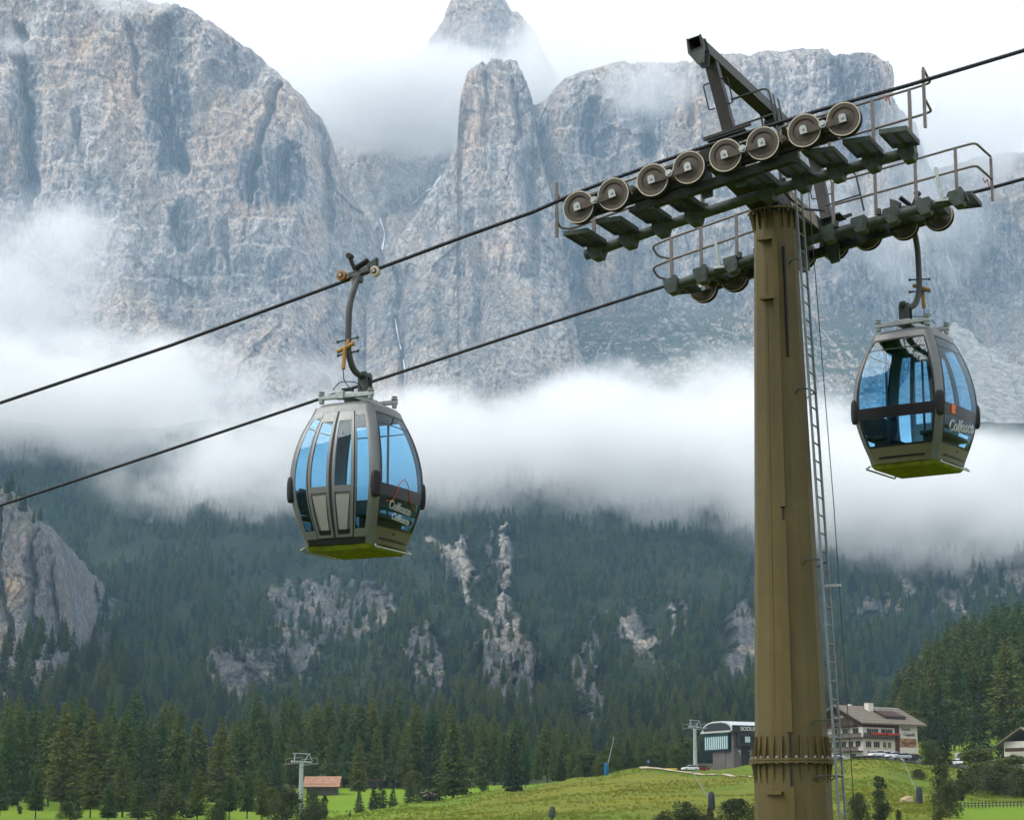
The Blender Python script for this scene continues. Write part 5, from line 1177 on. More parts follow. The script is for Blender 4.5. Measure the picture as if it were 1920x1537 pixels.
    pts_ = arc([(0, -.02, -.02), (0, -.10, -.12), (0, -.34, -.55), (0, -.36, -1.0), (0, -.36, -1.36), (.03, -.22, -1.66), (.12, .02, -1.735)], .30, 8)
    m = MB(); m.tube(pts_, .052, 12); arm = m.build('hanger_arm', M_ARM, root, smooth=True, angle=60)
    for z, y in ((-1.16, -.36), (-1.38, -.34)):
        m = MB(); m.tube([(-.19, y - .02, z - .02), (.19, y - .02, z + .02)], .014, 7); m.cyl((-.195, y - .02, z - .02), (-.17, y - .02, z - .02), .026, 8); m.cyl((.17, y - .02, z + .02), (.195, y - .02, z + .02), .026, 8); m.build('stop_bar', M_STEEL, arm)
    m = MB(); m.cyl((-.15, -.44, -1.36), (.14, -.42, -1.24), .035, 10); m.cyl((-.03, -.45, -1.66), (-.02, -.43, -1.30), .034, 10); m.cyl((.0, -.42, -1.26), (.04, -.40, -1.17), .028, 10); m.build('swing_damper', M_WOOD, arm, smooth=True)
    m = MB(); m.tube(arc([(-.03, -.45, -1.66), (-.03, -.44, -1.84), (.05, -.36, -1.96), (.0, -.34, -2.0)], .08), .008, 5); m.tube(arc([(-.25, -.40, -1.98), (-.12, -.40, -1.84), (.10, -.20, -1.84), (.12, -.1, -1.95)], .1), .008, 5); m.build('control_cable', M_RUB, arm, smooth=True)
    # grip on the rope
    sl_ = Vector((1, 0, .205)).normalized(); nn_ = Vector((-.205, 0, 1)).normalized()
    m = MB(); m.box(sl_ * .02 + Vector((0, -.05, .03)), (.40, .11, .10), (sl_, Vector((0, 1, 0)), nn_)); m.box(Vector((0, -.07, -.07)), (.14, .13, .14)); grip = m.build('grip_body', M_ARM, root, bevel=.015)
    for e, mt in ((-.30, M_RUST), (.30, M_TYRE)):
        c = sl_ * e + Vector((0, -.09 if e < 0 else -.02, .07 if e < 0 else -.03)); m = MB(); m.lathe([(.0, -.05), (.055, -.05), (.085, -.04), (.085, .04), (.055, .05), (.0, .05)], c, (0, 1, 0), 20, [2, 0, 0, 0, 2]); m.lathe([(0, -.07), (.03, -.07), (.03, -.05)], c, (0, 1, 0), 10, [1, 1]); m.build('grip_roller', [mt, M_BOLT, M_STEEL], grip, smooth=True)
    m = MB(); m.lathe([(.0, -.06), (.045, -.06), (.06, -.045), (.06, .045), (.045, .06), (0, .06)], sl_ * -.10 + Vector((0, 0, -.06)), (0, 1, 0), 18); m.build('guide_roller', M_TYRE, grip, smooth=True)
    m = MB(); p0 = Vector((-.02, -.12, .09)); p1 = Vector((.13, .02, .24))
    for i in range(9): t = i / 8; c = p0.lerp(p1, t); m.lathe([(.035, -.012), (.055, 0), (.035, .012)], c, p1 - p0, 14)
    m.cyl(p0, p1, .034, 10); m.build('grip_spring', M_RUB, grip, smooth=True)
    m = MB(); m.tube(arc([(-.05, -.08, .08), (-.10, -.10, .20), (-.13, -.12, .30)], .05), .035, 9); m.cyl((-.13, -.17, .31), (-.13, -.07, .31), .05, 12); m.build('grip_lever', M_RUB, grip, smooth=True)
    m = MB(); m.prism([(.12, -.04), (.30, -.04), (.34, .14), (.20, .11), (.12, .07)], Vector((.03, -.01, .06)), sl_, nn_, (0, .10, 0)); m.build('grip_jaw', M_STEEL, grip, bevel=.02)
    for fc, s, z, txt, sz, mt, ol, rt in letters: text_on(fc, s, z, txt, sz, mt, root, ol, rt)

def gondola(sg, u, z, label, flip, letters, yaw=0.0):
    p = line_pt(sg, u, z); root = empty('gondola_cabin', p, (0, 0, ANG + yaw + (math.pi if flip else 0)))
    tag(root, label, 'gondola', 'gondola cabins on the hauling ropes'); cabin(root, letters); return root
g1 = gondola(-1, -6.15, -1.115, 'silver gondola cabin with closed double doors and blue windows left of the pylon', False,
        [(1, -.08, .60, 'Colfosco', .19, M_WHITE, .0026, -.06), (1, .05, .44, 'Colfosco', .155, M_WHITE, .0026, -.06), (1, -.1, .19, '19', .07, M_DARK, 0, 0)])
g2 = gondola(1, 1.58, .52, 'silver gondola cabin with large blue windows hanging right of the pylon', True,
        [(3, .0, .60, 'Colfosco', .27, M_WHITE, .004, .10), (3, .05, .19, '17', .07, M_DARK, 0, 0)], math.radians(-9))
# stickers
for root, fc, s, z, sz, mt in ((g2, 3, -.55, .84, (.13, .15), M_ORANGE),):
    m = MB(); panel(m, fc, s - .10, s + .10, z - .07, z + .08, .012, .006, 1); m.build('sticker', mt, root)
m = MB()
pk = [(-.75, .66), (-.45, .70), (-.20, .98), (.02, 1.08), (.22, .98), (.38, .74), (.75, .62)]
for (a, b) in zip(pk[:-1], pk[1:]):
    n = 5
    m.tube([face_pt(1, a[0] + (b[0] - a[0]) * i / n, a[1] + (b[1] - a[1]) * i / n, .010) for i in range(n + 1)], .006, 5)
m.build('mountain_outline', M_RED, g1)
# ================================================================== BUILDINGS AND SMALL THINGS IN THE VALLEY
M_PLASTER = paint('white_render', (0.56, 0.535, 0.48), 0.9, 0, 0.06, 0.6, (0.50, 0.47, 0.42))
M_TIMBER = paint('dark_stained_timber', (0.050, 0.030, 0.022), 0.8, 0, 0.3, 2.0)
M_MAROON = paint('red_brown_timber', (0.085, 0.030, 0.022), 0.8, 0, 0.25, 2.0)
M_SHINGLE = paint('grey_shingle', (0.165, 0.142, 0.115), 0.9, 0, 0.25, 1.5)
M_WIN = paint('dark_window_glass', (0.020, 0.026, 0.032), 0.12, 0, 0.3, 1.0)
M_CREAM = paint('cream_window_surround', (0.50, 0.41, 0.26), 0.9, 0, 0.1, 1.5)
M_GREENSH = paint('green_shutter', (0.030, 0.055, 0.050), 0.7, 0, 0.2, 2.0)
M_FLOWER = paint('red_geraniums', (0.45, 0.030, 0.015), 0.9, 0, 0.5, 9.0, (0.05, 0.08, 0.02))
M_MURAL = NM('faded_wall_painting'); _p = M_MURAL.coord('Object'); M_MURAL.pbr(M_MURAL.mix(M_MURAL.ramp(M_MURAL.noise(_p, 0.9, 4, 0.6), [(0.42, 0.0), (0.56, 1.0)]), (0.36, 0.22, 0.12, 1), (0.16, 0.075, 0.04, 1)), 0.9, 0, 0.2); M_MURAL = M_MURAL.m
M_CONC = paint('taupe_concrete', (0.115, 0.105, 0.105), 0.85, 0, 0.12, 0.5)
M_ANTH = paint('anthracite_cladding', (0.030, 0.033, 0.038), 0.5, 0.2, 0.2, 1.0)
M_BLUEF = paint('dark_blue_frame', (0.012, 0.045, 0.070), 0.4, 0.2, 0.2, 2.0)
M_PALE = paint('pale_glazing', (0.42, 0.56, 0.58), 0.25, 0, 0.06, 1.0)
M_RWHITE = paint('white_station_roof', (0.46, 0.48, 0.50), 0.4, 0.1, 0.06, 0.6)
M_RUSTROOF = paint('rusty_sheet_roof', (0.36, 0.20, 0.13), 0.75, 0.1, 0.25, 1.2, (0.50, 0.36, 0.28))
M_GREYWOOD = paint('weathered_barn_boards', (0.075, 0.068, 0.062), 0.9, 0, 0.25, 3.0)
M_ROADM = paint('gravel_path', (0.40, 0.33, 0.24), 0.95, 0, 0.15, 0.8)
M_ASPH = paint('asphalt', (0.06, 0.06, 0.062), 0.9, 0, 0.15, 1.0)

def house_root(name, px, Y, a, dz=0.0):
    b = on_ground(px, Y); return empty(name, (b.x, b.y, b.z + dz), (0, 0, math.radians(a)))
def bx(name, mat, parent, x0, x1, y0, y1, z0, z1, bevel=0.0):
    m = MB(); m.box(((x0 + x1) / 2, (y0 + y1) / 2, (z0 + z1) / 2), (x1 - x0, y1 - y0, z1 - z0)); return m.build(name, mat, parent, bevel=bevel)
def word(txt, size, mat, parent, p, X, Y, ext=0.02):
    cu = bpy.data.curves.new('lettering', 'FONT'); cu.body = txt; cu.size = size; cu.extrude = ext; cu.align_x = 'CENTER'; cu.align_y = 'CENTER'; cu.materials.append(mat)
    o = text_mesh(cu, 'lettering', parent); X = Vector(X).normalized(); Y = Vector(Y).normalized(); Z = X.cross(Y)
    o.matrix_local = Matrix(((X.x, Y.x, Z.x, p[0]), (X.y, Y.y, Z.y, p[1]), (X.z, Y.z, Z.z, p[2]), (0, 0, 0, 1))); return o
def win_side(par, x0, x1, z0, z1, shutters=False, surround=True, panes=2):
    """window on the y=0 facade"""
    f = bx('window', M_CREAM if surround else M_TIMBER, par, x0 - .16, x1 + .16, -.05, .05, z0 - .14, z1 + .16)
    n = panes; w_ = (x1 - x0) / n
    for i in range(n): bx('pane', M_WIN, f, x0 + i * w_ + .05, x0 + (i + 1) * w_ - .05, -.075, -.02, z0, z1)
    bx('sill', M_CREAM, f, x0 - .22, x1 + .22, -.16, 0, z0 - .22, z0 - .13)
    if shutters:
        for s0 in (x0 - .62, x1 + .06): bx('shutter', M_GREENSH, f, s0, s0 + .56, -.13, -.05, z0 - .05, z1 + .05)
def win_end(par, y0, y1, z0, z1):
    f = bx('window', M_CREAM, par, -.05, .05, y0 - .14, y1 + .14, z0 - .12, z1 + .14); h = (y0 + y1) / 2
    for a, b in ((y0, h - .03), (h + .03, y1)): bx('pane', M_WIN, f, -.075, -.02, a, b, z0, z1)
def gable_roof(par, L, W, ze, zr_, ov=1.4, mat=None, th=.28, name='roof'):
    yc = W / 2; m = MB(); k_ = (zr_ - ze) / (W / 2)
    for sg in (-1, 1):
        e = yc + sg * (W / 2 + ov); zE = ze - ov * k_
        a = [Vector((-ov, yc, zr_)), Vector((L + ov, yc, zr_)), Vector((L + ov, e, zE)), Vector((-ov, e, zE))]
        b = [p - Vector((0, 0, th)) for p in a]; m.hexa(b + a)
    return m.build(name, mat or M_SHINGLE, par)

# --- the hotel
h = house_root('hotel', 1620, 520, 37, -.3); h.scale = (1.13, 1.13, 1.06)
tag(h, 'white chalet hotel with dark timber balconies and grey shingle roof', 'hotel')
L, W, HE, HR = 17.0, 14.0, 9.0, 12.7
m = MB(); m.prism([(0, -1), (W, -1), (W, HE), (W / 2, HR - .3), (0, HE)], (L / 2, 0, 0), (0, 1, 0), (0, 0, 1), (L, 0, 0)); m.build('wall', M_PLASTER, h)
rf = gable_roof(h, L, W, HE + .1, HR, 1.5)
for i in range(7):   # shingle courses on the slope seen from the valley
    t0 = i / 7; y0 = W / 2 - (W / 2 + 1.5) * t0; k_ = (HR - HE - .1) / (W / 2); z0 = HR - (W / 2 - y0) * k_; y1 = y0 - (W / 2 + 1.5) / 7; z1 = HR - (W / 2 - y1) * k_
    m = MB(); m.add([(-1.5, y0, z0 + .03), (L + 1.5, y0, z0 + .03), (L + 1.5, y1, z1 + .12), (-1.5, y1, z1 + .12), (-1.5, y1, z1 + .01), (L + 1.5, y1, z1 + .01)], [(0, 1, 2, 3), (3, 2, 5, 4)]); m.build('shingle_course', M_SHINGLE, rf)
bx('chimney', M_PLASTER, rf, 6.6, 8.2, 4.4, 5.6, HR - 2.6, HR + .7); bx('chimney_cap', M_TIMBER, rf, 6.5, 8.3, 4.3, 5.7, HR + .7, HR + .85); bx('chimney', M_PLASTER, rf, 5.2, 5.9, 8.6, 9.3, HR - 1.6, HR + .5)
m = MB(); m.hexa([Vector(p) for p in ((8.2, .9, HE + .35), (14.2, .9, HE + .35), (14.2, 4.6, HE + 2.3), (8.2, 4.6, HE + 2.3), (8.0, .7, HE + 1.25), (14.4, .7, HE + 1.25), (14.4, 4.6, HE + 2.75), (8.0, 4.6, HE + 2.75))]); m.build('dormer', M_TIMBER, rf)
for i in range(5): bx('dormer_window', M_WIN, rf, 8.6 + i * 1.1, 9.4 + i * 1.1, .78, .92, HE + .55, HE + 1.05)
bx('skylight', M_PALE, rf, 9.6, 10.3, 5.0, 5.6, HR - 1.05, HR - .75)
bx('timber_band', M_MAROON, h, -.02, 9.9, -.06, .06, 7.45, 9.0); bx('timber_column', M_MAROON, h, 9.9, 11.2, -.10, .06, -.5, 9.0)
for a, b in ((.8, 2.4), (3.2, 5.0)): win_side(h, a, b, 2.95, 4.2, panes=3)
for a, b in ((6.1, 7.0), (7.6, 8.5)): win_side(h, a, b, 3.0, 4.1)
win_side(h, 1.9, 4.0, 6.1, 7.1, True, panes=3); win_side(h, 6.3, 8.4, 6.1, 7.1, True, panes=3)
win_side(h, 6.9, 7.7, .6, 1.2, False, False); bx('garage_door', M_TIMBER, h, 13.2, 16.3, -.08, .05, -.2, 1.7); bx('garage_hood', M_CREAM, h, 12.8, 16.7, -.5, .05, 1.7, 1.95)
bx('wall_painting', M_MURAL, h, 11.3, 16.6, -.05, .05, 3.2, 5.2)
bal = bx('balcony', M_TIMBER, h, -1.0, 10.4, -1.2, 0, 4.95, 5.1)
for i in range(38): bx('baluster', M_TIMBER, bal, -1.0 + i * .3, -.82 + i * .3, -1.22, -1.16, 5.1, 5.95)
bx('balcony_rail', M_TIMBER, bal, -1.05, 10.45, -1.28, -1.12, 5.95, 6.05); bx('flower_box', M_FLOWER, bal, 1.3, 5.6, -1.55, -1.25, 5.75, 6.15); bx('flower_box', M_FLOWER, bal, 6.0, 9.4, -1.55, -1.25, 5.72, 6.12)
for z0, y1 in ((4.95, W + .3), (1.95, W + .3)):
    b2 = bx('balcony', M_TIMBER, h, -1.5, 0, -1.0 if z0 > 4 else 0, y1, z0, z0 + .15)
    for i in range(int((y1 + .9) / .34)): bx('baluster', M_TIMBER, b2, -1.53, -1.46, (-1.0 if z0 > 4 else 0) + i * .34, (-.8 if z0 > 4 else .2) + i * .34, z0 + .15, z0 + 1.0)
    bx('balcony_rail', M_TIMBER, b2, -1.6, -1.42, -1.05 if z0 > 4 else -.05, y1, z0 + 1.0, z0 + 1.1)
b3 = bx('balcony', M_TIMBER, h, -1.2, 0, 1.5, W - 1.5, 7.6, 7.75); bx('balcony_boards', M_TIMBER, b3, -1.25, -1.17, 1.5, W - 1.5, 7.75, 8.6)
for i in range(6): win_end(h, .8 + i * 2.1, 2.1 + i * 2.1, 3.1, 4.3)
for i in range(4): win_end(h, 1.2 + i * 3.1, 2.8 + i * 3.1, 6.1, 7.2)
for i in range(3): win_end(h, 2.2 + i * 3.6, 3.8 + i * 3.6, .5, 1.4)
m = MB(); m.prism([(0, 7.5), (W, 7.5), (W, HE), (W / 2, HR - .35), (0, HE)], (-.06, 0, 0), (0, 1, 0), (0, 0, 1), (.08, 0, 0)); m.build('gable_cladding', M_TIMBER, h)
for i in range(3): win_end(h, 4.6 + i * 1.8, 5.8 + i * 1.8, 7.8, 8.9)
bx('terrace', M_TIMBER, h, -4.5, 3.0, -4.5, -1.0, -.6, .55); bx('terrace_roof', M_GREYWOOD, h, -4.8, 3.4, -4.8, -.6, .55, .75)
word('Ristorante', 1.0, M_TIMBER, h, (3.4, -.06, 1.75), (1, 0, 0), (0, 0, 1)); word('Weinkeller', .9, M_TIMBER, h, (4.0, -.06, .95), (1, 0, 0), (0, 0, 1))
word('Hotel', 1.15, M_MAROON, h, (13.4, -.06, 7.3), (1, 0, 0), (0, 0, 1)); word('Cappella', 1.05, M_MAROON, h, (14.4, -.06, 6.1), (1, 0, 0), (0, 0, 1))
word('Cappella', .9, M_CREAM, h, (-.14, 7.0, 10.0), (0, -1, 0), (0, 0, 1))

# --- chalet at the right edge
h2 = house_root('chalet', 1962, 505, 46, .3); tag(h2, 'brown and white chalet cut off by the right edge of the picture', 'house')
bx('wall', M_PLASTER, h2, 0, 12, 0, 11, -1, 7.2); gable_roof(h2, 12, 11, 7.2, 10.4, 1.6)
for z0 in (1.6, 4.6):
    b_ = bx('balcony', M_TIMBER, h2, -1.2, 12.6, -1.2, 0, z0, z0 + .15); bx('balcony_boards', M_TIMBER, b_, -1.25, 12.6, -1.26, -1.18, z0 + .15, z0 + 1.0); bx('balcony_boards', M_TIMBER, b_, -1.26, -1.18, -1.2, 10, z0 + .15, z0 + 1.0)
for i in range(3):
    for z0 in (2.7, 5.6): win_side(h2, 1.2 + i * 3.4, 2.6 + i * 3.4, z0, z0 + 1.2)

# --- lower station of the other lift
st = house_root('lift_station', 1377, 556, 28, -.4); st.scale = (1, 1, .92); tag(st, 'grey lift station with glazed front and white vaulted roof', 'building')
for x0, x1, mt in ((0, 2.3, M_CONC), (2.3, 5.0, M_ANTH), (5.0, 7.2, M_CONC), (7.2, 14, M_ANTH)): bx('wall_panel', mt, st, x0 + .03, x1 - .03, .0 if mt is M_CONC else .35, 10, -1, 6.4)
for y0, y1, mt in ((.03, 1.9, M_CONC), (1.9, 4.1, M_ANTH), (4.1, 9.8, M_CONC)): bx('wall_panel', mt, st, -.10 if mt is M_CONC else .25, .4, y0 + .03, y1 - .03, -1, 6.0)
gz_ = bx('glazed_front', M_BLUEF, st, -.9, .3, 1.2, 12.6, 5.4, 10.1)
for i in range(11): bx('glass_strip', M_PALE, gz_, -.96, -.86, 1.55 + i * 1.0, 2.1 + i * 1.0, 5.75, 9.3)
op = bx('operator_cabin', M_ANTH, st, .6, 8.4, -1.1, 6, 6.4, 10.2); bx('cabin_window', M_WIN, op, 1.2, 6.2, -1.16, -1.05, 7.3, 9.3); bx('cabin_window_light', M_PALE, op, 2.7, 4.3, -1.2, -1.1, 7.5, 9.1)
bx('column', M_CONC, st, -.2, .6, .0, .8, 6, 11)
SQ = lambda L_: [(y, 10.6 + (z - 10.6) * .70) for y, z in L_]
prof = [(-1.0, 10.6), (-1.3, 11.6), (-.6, 13.0), (1.2, 14.2), (4.0, 14.8), (8.5, 14.8), (11.0, 14.2), (12.8, 13.0), (13.6, 11.6), (13.4, 10.6)]
m = MB(); m.prism(SQ(prof), (8.0, 0, 0), (0, 1, 0), (0, 0, 1), (18.0, 0, 0)); rv = m.build('vault_roof', M_RWHITE, st, bevel=.15)
bx('roof_fascia', M_ANTH, st, -1.15, 17.1, -1.5, -1.05, 10.3, 12.2)
m = MB(); m.prism(SQ([(0.2, 11.0), (-.2, 11.7), (.6, 12.8), (2.0, 13.7), (4.2, 14.2), (8.4, 14.2), (10.6, 13.7), (12.2, 12.6), (12.8, 11.7), (12.4, 11.0)]), (-1.05, 0, 0), (0, 1, 0), (0, 0, 1), (.12, 0, 0)); m.build('end_glazing', M_ANTH, rv)
bx('end_gutter', M_RWHITE, st, -1.6, -1.1, -.6, 13.2, 10.35, 10.75); m = MB(); m.cyl((6, 6, 13.4), (6, 6, 14.6), .12, 8); m.cyl((6, 6, 14.4), (6, 6, 14.8), .3, 8); m.build('wind_gauge', M_STEEL, rv)
word('SODLISIA', 1.5, M_WHITE, st, (4.2, -1.56, 11.2), (1, 0, 0), (0, 0, 1))
for x in (1.2, 4.4): m = MB(); m.tube(arc([(x, -.3, 5.2), (x + .2, -.9, 4.9), (x + .4, -.3, 3.9)], .3), .09, 6); m.build('chair_bumper', M_RWHITE, st)

# --- barn and hut
bn = house_root('barn', 574, 600, -4, .5); tag(bn, 'small dark timber barn with a rusty sheet metal roof', 'barn')
bx('wall', M_GREYWOOD, bn, .3, 8.4, 0, 5, -2, 2.6)
for i in range(5): bx('wall_log', M_GREYWOOD, bn, .2, 8.5, -.08, .02, -.2 + i * .55, .25 + i * .55)
rb = gable_roof(bn, 8.7, 5, 2.5, 4.7, .8, M_RUSTROOF, .1)
for i in range(20):
    m = MB(); x = -.7 + i * .52; k_ = 2.2 / 2.5; m.beam((x, 2.5, 4.73), (x, -.8, 2.5 - .8 * k_ + .03), .09, .07); m.build('roof_seam', M_RUSTROOF, rb)
h3 = house_root('hay_hut', 795, 515, 12, .2); tag(h3, 'tiny grey-roofed hay hut half hidden behind the meadow crest', 'hut'); bx('wall', M_GREYWOOD, h3, 0, 3.2, 0, 3, -1, 1.4); gable_roof(h3, 3.2, 3, 1.4, 2.5, .4, M_SHINGLE, .1)
h4 = house_root('hay_hut', 690, 655, 0, .0); tag(h4, 'brown hut in the shade of the wood right of the barn', 'hut'); bx('wall', M_GREYWOOD, h4, 0, 5, 0, 4, -1, 2.6); gable_roof(h4, 5, 4, 2.6, 4.2, .5, M_TIMBER, .1)

# --- small pylons of the chairlift
M_CHP = paint('pale_galvanised_pylon', (0.34, 0.39, 0.39), 0.5, 0.35, 0.12, 1.0)
swm = MB(); swm.lathe([(.0, -.08), (.05, -.08), (.20, -.05), (.25, -.06), (.25, .06), (.20, .05), (.05, .08), (0, .08)], (0, 0, 0), (0, 1, 0), 14, [0, 0, 1, 1, 1, 0, 0]); sw_me = swm.mesh('sheave_wheel', [M_RAIL, M_RUB])
def small_pylon(px, base_Y, top_py, label, rot):
    b = on_ground(px, base_Y); zt_ = at(px, top_py, base_Y).z - b.z; r = empty('chairlift_pylon', b, (0, 0, rot)); tag(r, label, 'pylon', 'chairlift pylons in the valley')
    m = MB(); m.tube([(0, 0, -1), (0, 0, zt_ * .45)], [.56, .50], 12); m.build('lower_shaft', M_CHP, r, smooth=True); m = MB(); m.tube([(0, 0, zt_ * .45), (0, 0, zt_ - 1.9)], [.46, .40], 12); m.build('upper_shaft', M_CHP, r, smooth=True); m = MB(); m.tube([(0, 0, zt_ * .44), (0, 0, zt_ * .46)], .62, 12); m.build('flange', M_GALV, r)
    za = zt_ - 1.9
    m = MB(); m.beam((0, -3.3, za + .25), (0, 3.3, za + .25), .35, .35); arm_ = m.build('cross_arm', M_CHP, r)
    for sg in (-1, 1):
        m = MB(); m.beam((-1.9, sg * 3.1, za - .35), (1.9, sg * 3.1, za - .05), .2, .25); sb = m.build('sheave_beam', M_CHP, r)
        for i in range(6): w_ = link(bpy.data.objects.new('sheave_wheel', sw_me), sb); u = -1.75 + i * .7; w_.location = (u, sg * 3.3, za - .2 + u * .08 - .05)
        m = MB(); m.tube([(-.5, sg * 1.6, za + .4), (-.1, sg * 2.5, zt_)], .07, 6); m.tube([(.5, sg * 3.0, za + .4), (.1, sg * 2.3, zt_)], .07, 6); m.build('gantry_leg', M_CHP, r)
        m = MB(); m.tube([(-2.1, sg * 2.5, za - .2), (-2.1, sg * 2.5, za + .75), (2.1, sg * 2.5, za + 1.05), (2.1, sg * 2.5, za + .1)], .035, 5); m.beam((-2.0, sg * 2.75, za - .25), (2.0, sg * 2.75, za + .05), .5, .06); m.build('service_walkway', M_CHP, r)
    m = MB(); m.beam((0, -2.9, zt_), (0, 2.9, zt_), .14, .18); m.build('gantry_beam', M_CHP, arm_)
    return b, za
DIRC = math.radians(-32)
b1, za1 = small_pylon(565, 440, 1412, 'slender pale grey chairlift pylon beside the rust-roofed barn', DIRC)
b2_, za2 = small_pylon(1304, 548, 1350, 'pale grey chairlift pylon left of the lift station', DIRC)
def thin_rope(P, label):
    m = MB(); m.tube(P, .028, 5); o = m.build('chairlift_rope', M_STEEL, None); tag(o, label, 'cable', 'ropes of the chairlift')
thin_rope([at(-60, 1493, 330), at(250, 1464, 385), at(532, 1429, 440), at(900, 1405, 495), at(1286, 1386, 548), at(1345, 1372, 556)], 'thin chairlift rope, upper of the two in front of the wood')
thin_rope([at(-60, 1503, 330), at(250, 1474, 385), at(580, 1436, 440), at(900, 1413, 495), at(1296, 1392, 548), at(1350, 1376, 556)], 'thin chairlift rope, lower of the two in front of the wood')

# --- path, road edge
def ribbon(name, pts, wd, mat, lift=.06):
    P = []
    for (px, py), (qx, qy) in zip(pts[:-1], pts[1:]):
        for i in range(12): t = i / 12; P.append((px + (qx - px) * t, py + (qy - py) * t))
    V = []
    for (px, Y) in P:
        c = on_ground(px, Y)
        for s in (-1, -.33, .33, 1): y = Y + s * wd / 2; x = c.x; V.append((x, y, gz(x, y) + lift))
    me = mesh_np(name, np.array(V), grid_faces(len(P), 4)); me.materials.append(mat); return tag(link(bpy.data.objects.new(name, me)), kind='structure')
ribbon('path', [(px, dist_of(px, py)) for px, py in ((1200, 1441), (1222, 1440), (1252, 1444), (1290, 1449), (1330, 1453), (1370, 1454), (1412, 1457), (1450, 1460))], 5.5, M_ROADM, .22)
ribbon('car_park', [(1540, 512), (1580, 511), (1640, 509), (1700, 509), (1760, 511), (1830, 513)], 11.0, M_ASPH, .30)

# --- cars
def car_paint(n, c): return paint(n, c, 0.22, 0.2, 0.04, 1.0)
CARP = {'white': car_paint('white_car_paint', (.70, .71, .72)), 'silver': car_paint('silver_car_paint', (.40, .43, .46)), 'black': car_paint('black_car_paint', (.02, .022, .025)), 'red': car_paint('dark_red_car_paint', (.16, .02, .02))}
def car_meshes():
    body = [(-2.15, .28), (-2.2, .62), (-2.1, .88), (-1.55, .98), (1.05, .98), (1.95, .84), (2.18, .62), (2.15, .28)]
    cab = [(-1.75, .95), (-1.45, 1.36), (-.9, 1.47), (.1, 1.45), (.65, 1.28), (1.15, .95)]
    m1 = MB(); m1.prism(body, (0, 0, 0), (1, 0, 0), (0, 0, 1), (0, 1.72, 0)); m2 = MB(); m2.prism(cab, (0, 0, 0), (1, 0, 0), (0, 0, 1), (0, 1.42, 0)); m3 = MB(); m3.prism([(-1.35, 1.36), (-.88, 1.50), (.08, 1.48), (.55, 1.33)], (0, 0, 0), (1, 0, 0), (0, 0, 1), (0, 1.40, 0))
    w_ = MB(); w_.lathe([(0, -.1), (.18, -.1), (.2, -.11), (.32, -.1), (.32, .1), (.2, .11), (.18, .1), (0, .1)], (0, 0, 0), (0, 1, 0), 16, [1, 1, 0, 0, 0, 1, 1]); l_ = MB(); l_.box((0, 0, 0), (.08, .32, .14)); return m1, m2, m3, w_.mesh('wheel', [M_RUB, M_GALV]), l_.mesh('headlight', M_WHITE)
c1, c2, c3, cw, cl = car_meshes()
def car(px, Y, colr, rot, label, dz=.5):
    b = on_ground(px, Y); r = empty('parked_car', (b.x, b.y, b.z + dz), (0, 0, math.radians(rot))); tag(r, label, 'car', 'parked cars')
    c1.build('body', CARP[colr], r, bevel=.12); c2.build('windows', M_WIN, r, bevel=.06); c3.build('roof', CARP[colr], r, bevel=.04)
    for x in (-1.35, 1.35):
        for y in (-.78, .78): q = link(bpy.data.objects.new('wheel', cw), r); q.location = (x, y, .32)
    for y in (-.6, .6): q = link(bpy.data.objects.new('headlight', cl), r); q.location = (2.12, y, .66)
car(1646, 508, 'white', 205, 'white parked car at the left end of the row before the hotel'); car(1662, 509, 'silver', 212, 'silver parked car, second in the row before the hotel'); car(1676, 508, 'white', 204, 'white parked car, third in the row before the hotel'); car(1692, 507, 'silver', 190, 'pale silver estate car at the right end of the hotel row')
car(1712, 509, 'black', 195, 'dark parked car behind the feathery bush right of the hotel row'); car(1797, 509, 'white', -80, 'white car facing the valley at the right end of the car park'); car(1566, 510, 'white', 200, 'white parked car seen between pylon and ladder')
car(1294, 545, 'white', 200, 'white car parked left of the chairlift pylon by the station', .1); car(1314, 556, 'red', 190, 'dark red car half hidden behind the chairlift pylon', .1)

# --- snow lances, covered snow gun
M_PAD = paint('dark_foam_padding', (0.030, 0.035, 0.042), 0.85, 0, 0.3, 3.0); M_BLUEPAD = paint('blue_foam_padding', (0.010, 0.10, 0.22), 0.8, 0, 0.2, 3.0); M_CANVAS = paint('grey_canvas_cover', (0.050, 0.055, 0.052), 0.85, 0, 0.3, 3.0)
def lance(px, base_py, tipx, tipy, pad, label, Y=None):
    Y = Y or dist_of(px, base_py); b = on_ground(px, Y); t_ = at(tipx, tipy, Y + 1.0) - b; r = empty('snow_lance', b); tag(r, label, 'snow lance', 'snow lances on the meadow')
    m = MB(); m.tube([(0, 0, 1.0), t_], [.09, .05], 7); m.cyl(t_ - Vector((0, 0, .1)), t_ + Vector((-.15, 0, .25)), .12, 8); m.build('lance_pipe', M_GALV, r)
    m = MB(); m.lathe([(0, -.1), (.50, -.05), (.55, .6), (.50, 2.2), (.34, 2.7), (0, 2.8)], (0, 0, 0), (0, 0, 1), 12); m.build('padding', pad, r, smooth=True, angle=60); m = MB(); m.cyl((.1, 0, -1), (.1, 0, .1), .1, 8); m.build('foot', M_STEEL, r)
lance(1333, 1518, 1299, 1447, M_PAD, 'leaning white snow lance with dark padding below the lift station'); lance(1722, 1507, 1694, 1426, M_PAD, 'leaning snow lance with dark padding on the bank below the hotel'); lance(1137, 1442, 1151, 1383, M_BLUEPAD, 'snow lance with blue padding on the meadow crest', 497)
Y = dist_of(1034, 1541); b = on_ground(1034, Y); r = empty('snow_gun', b); tag(r, 'snow gun under a dark canvas cover at the bottom edge of the meadow', 'snow gun')
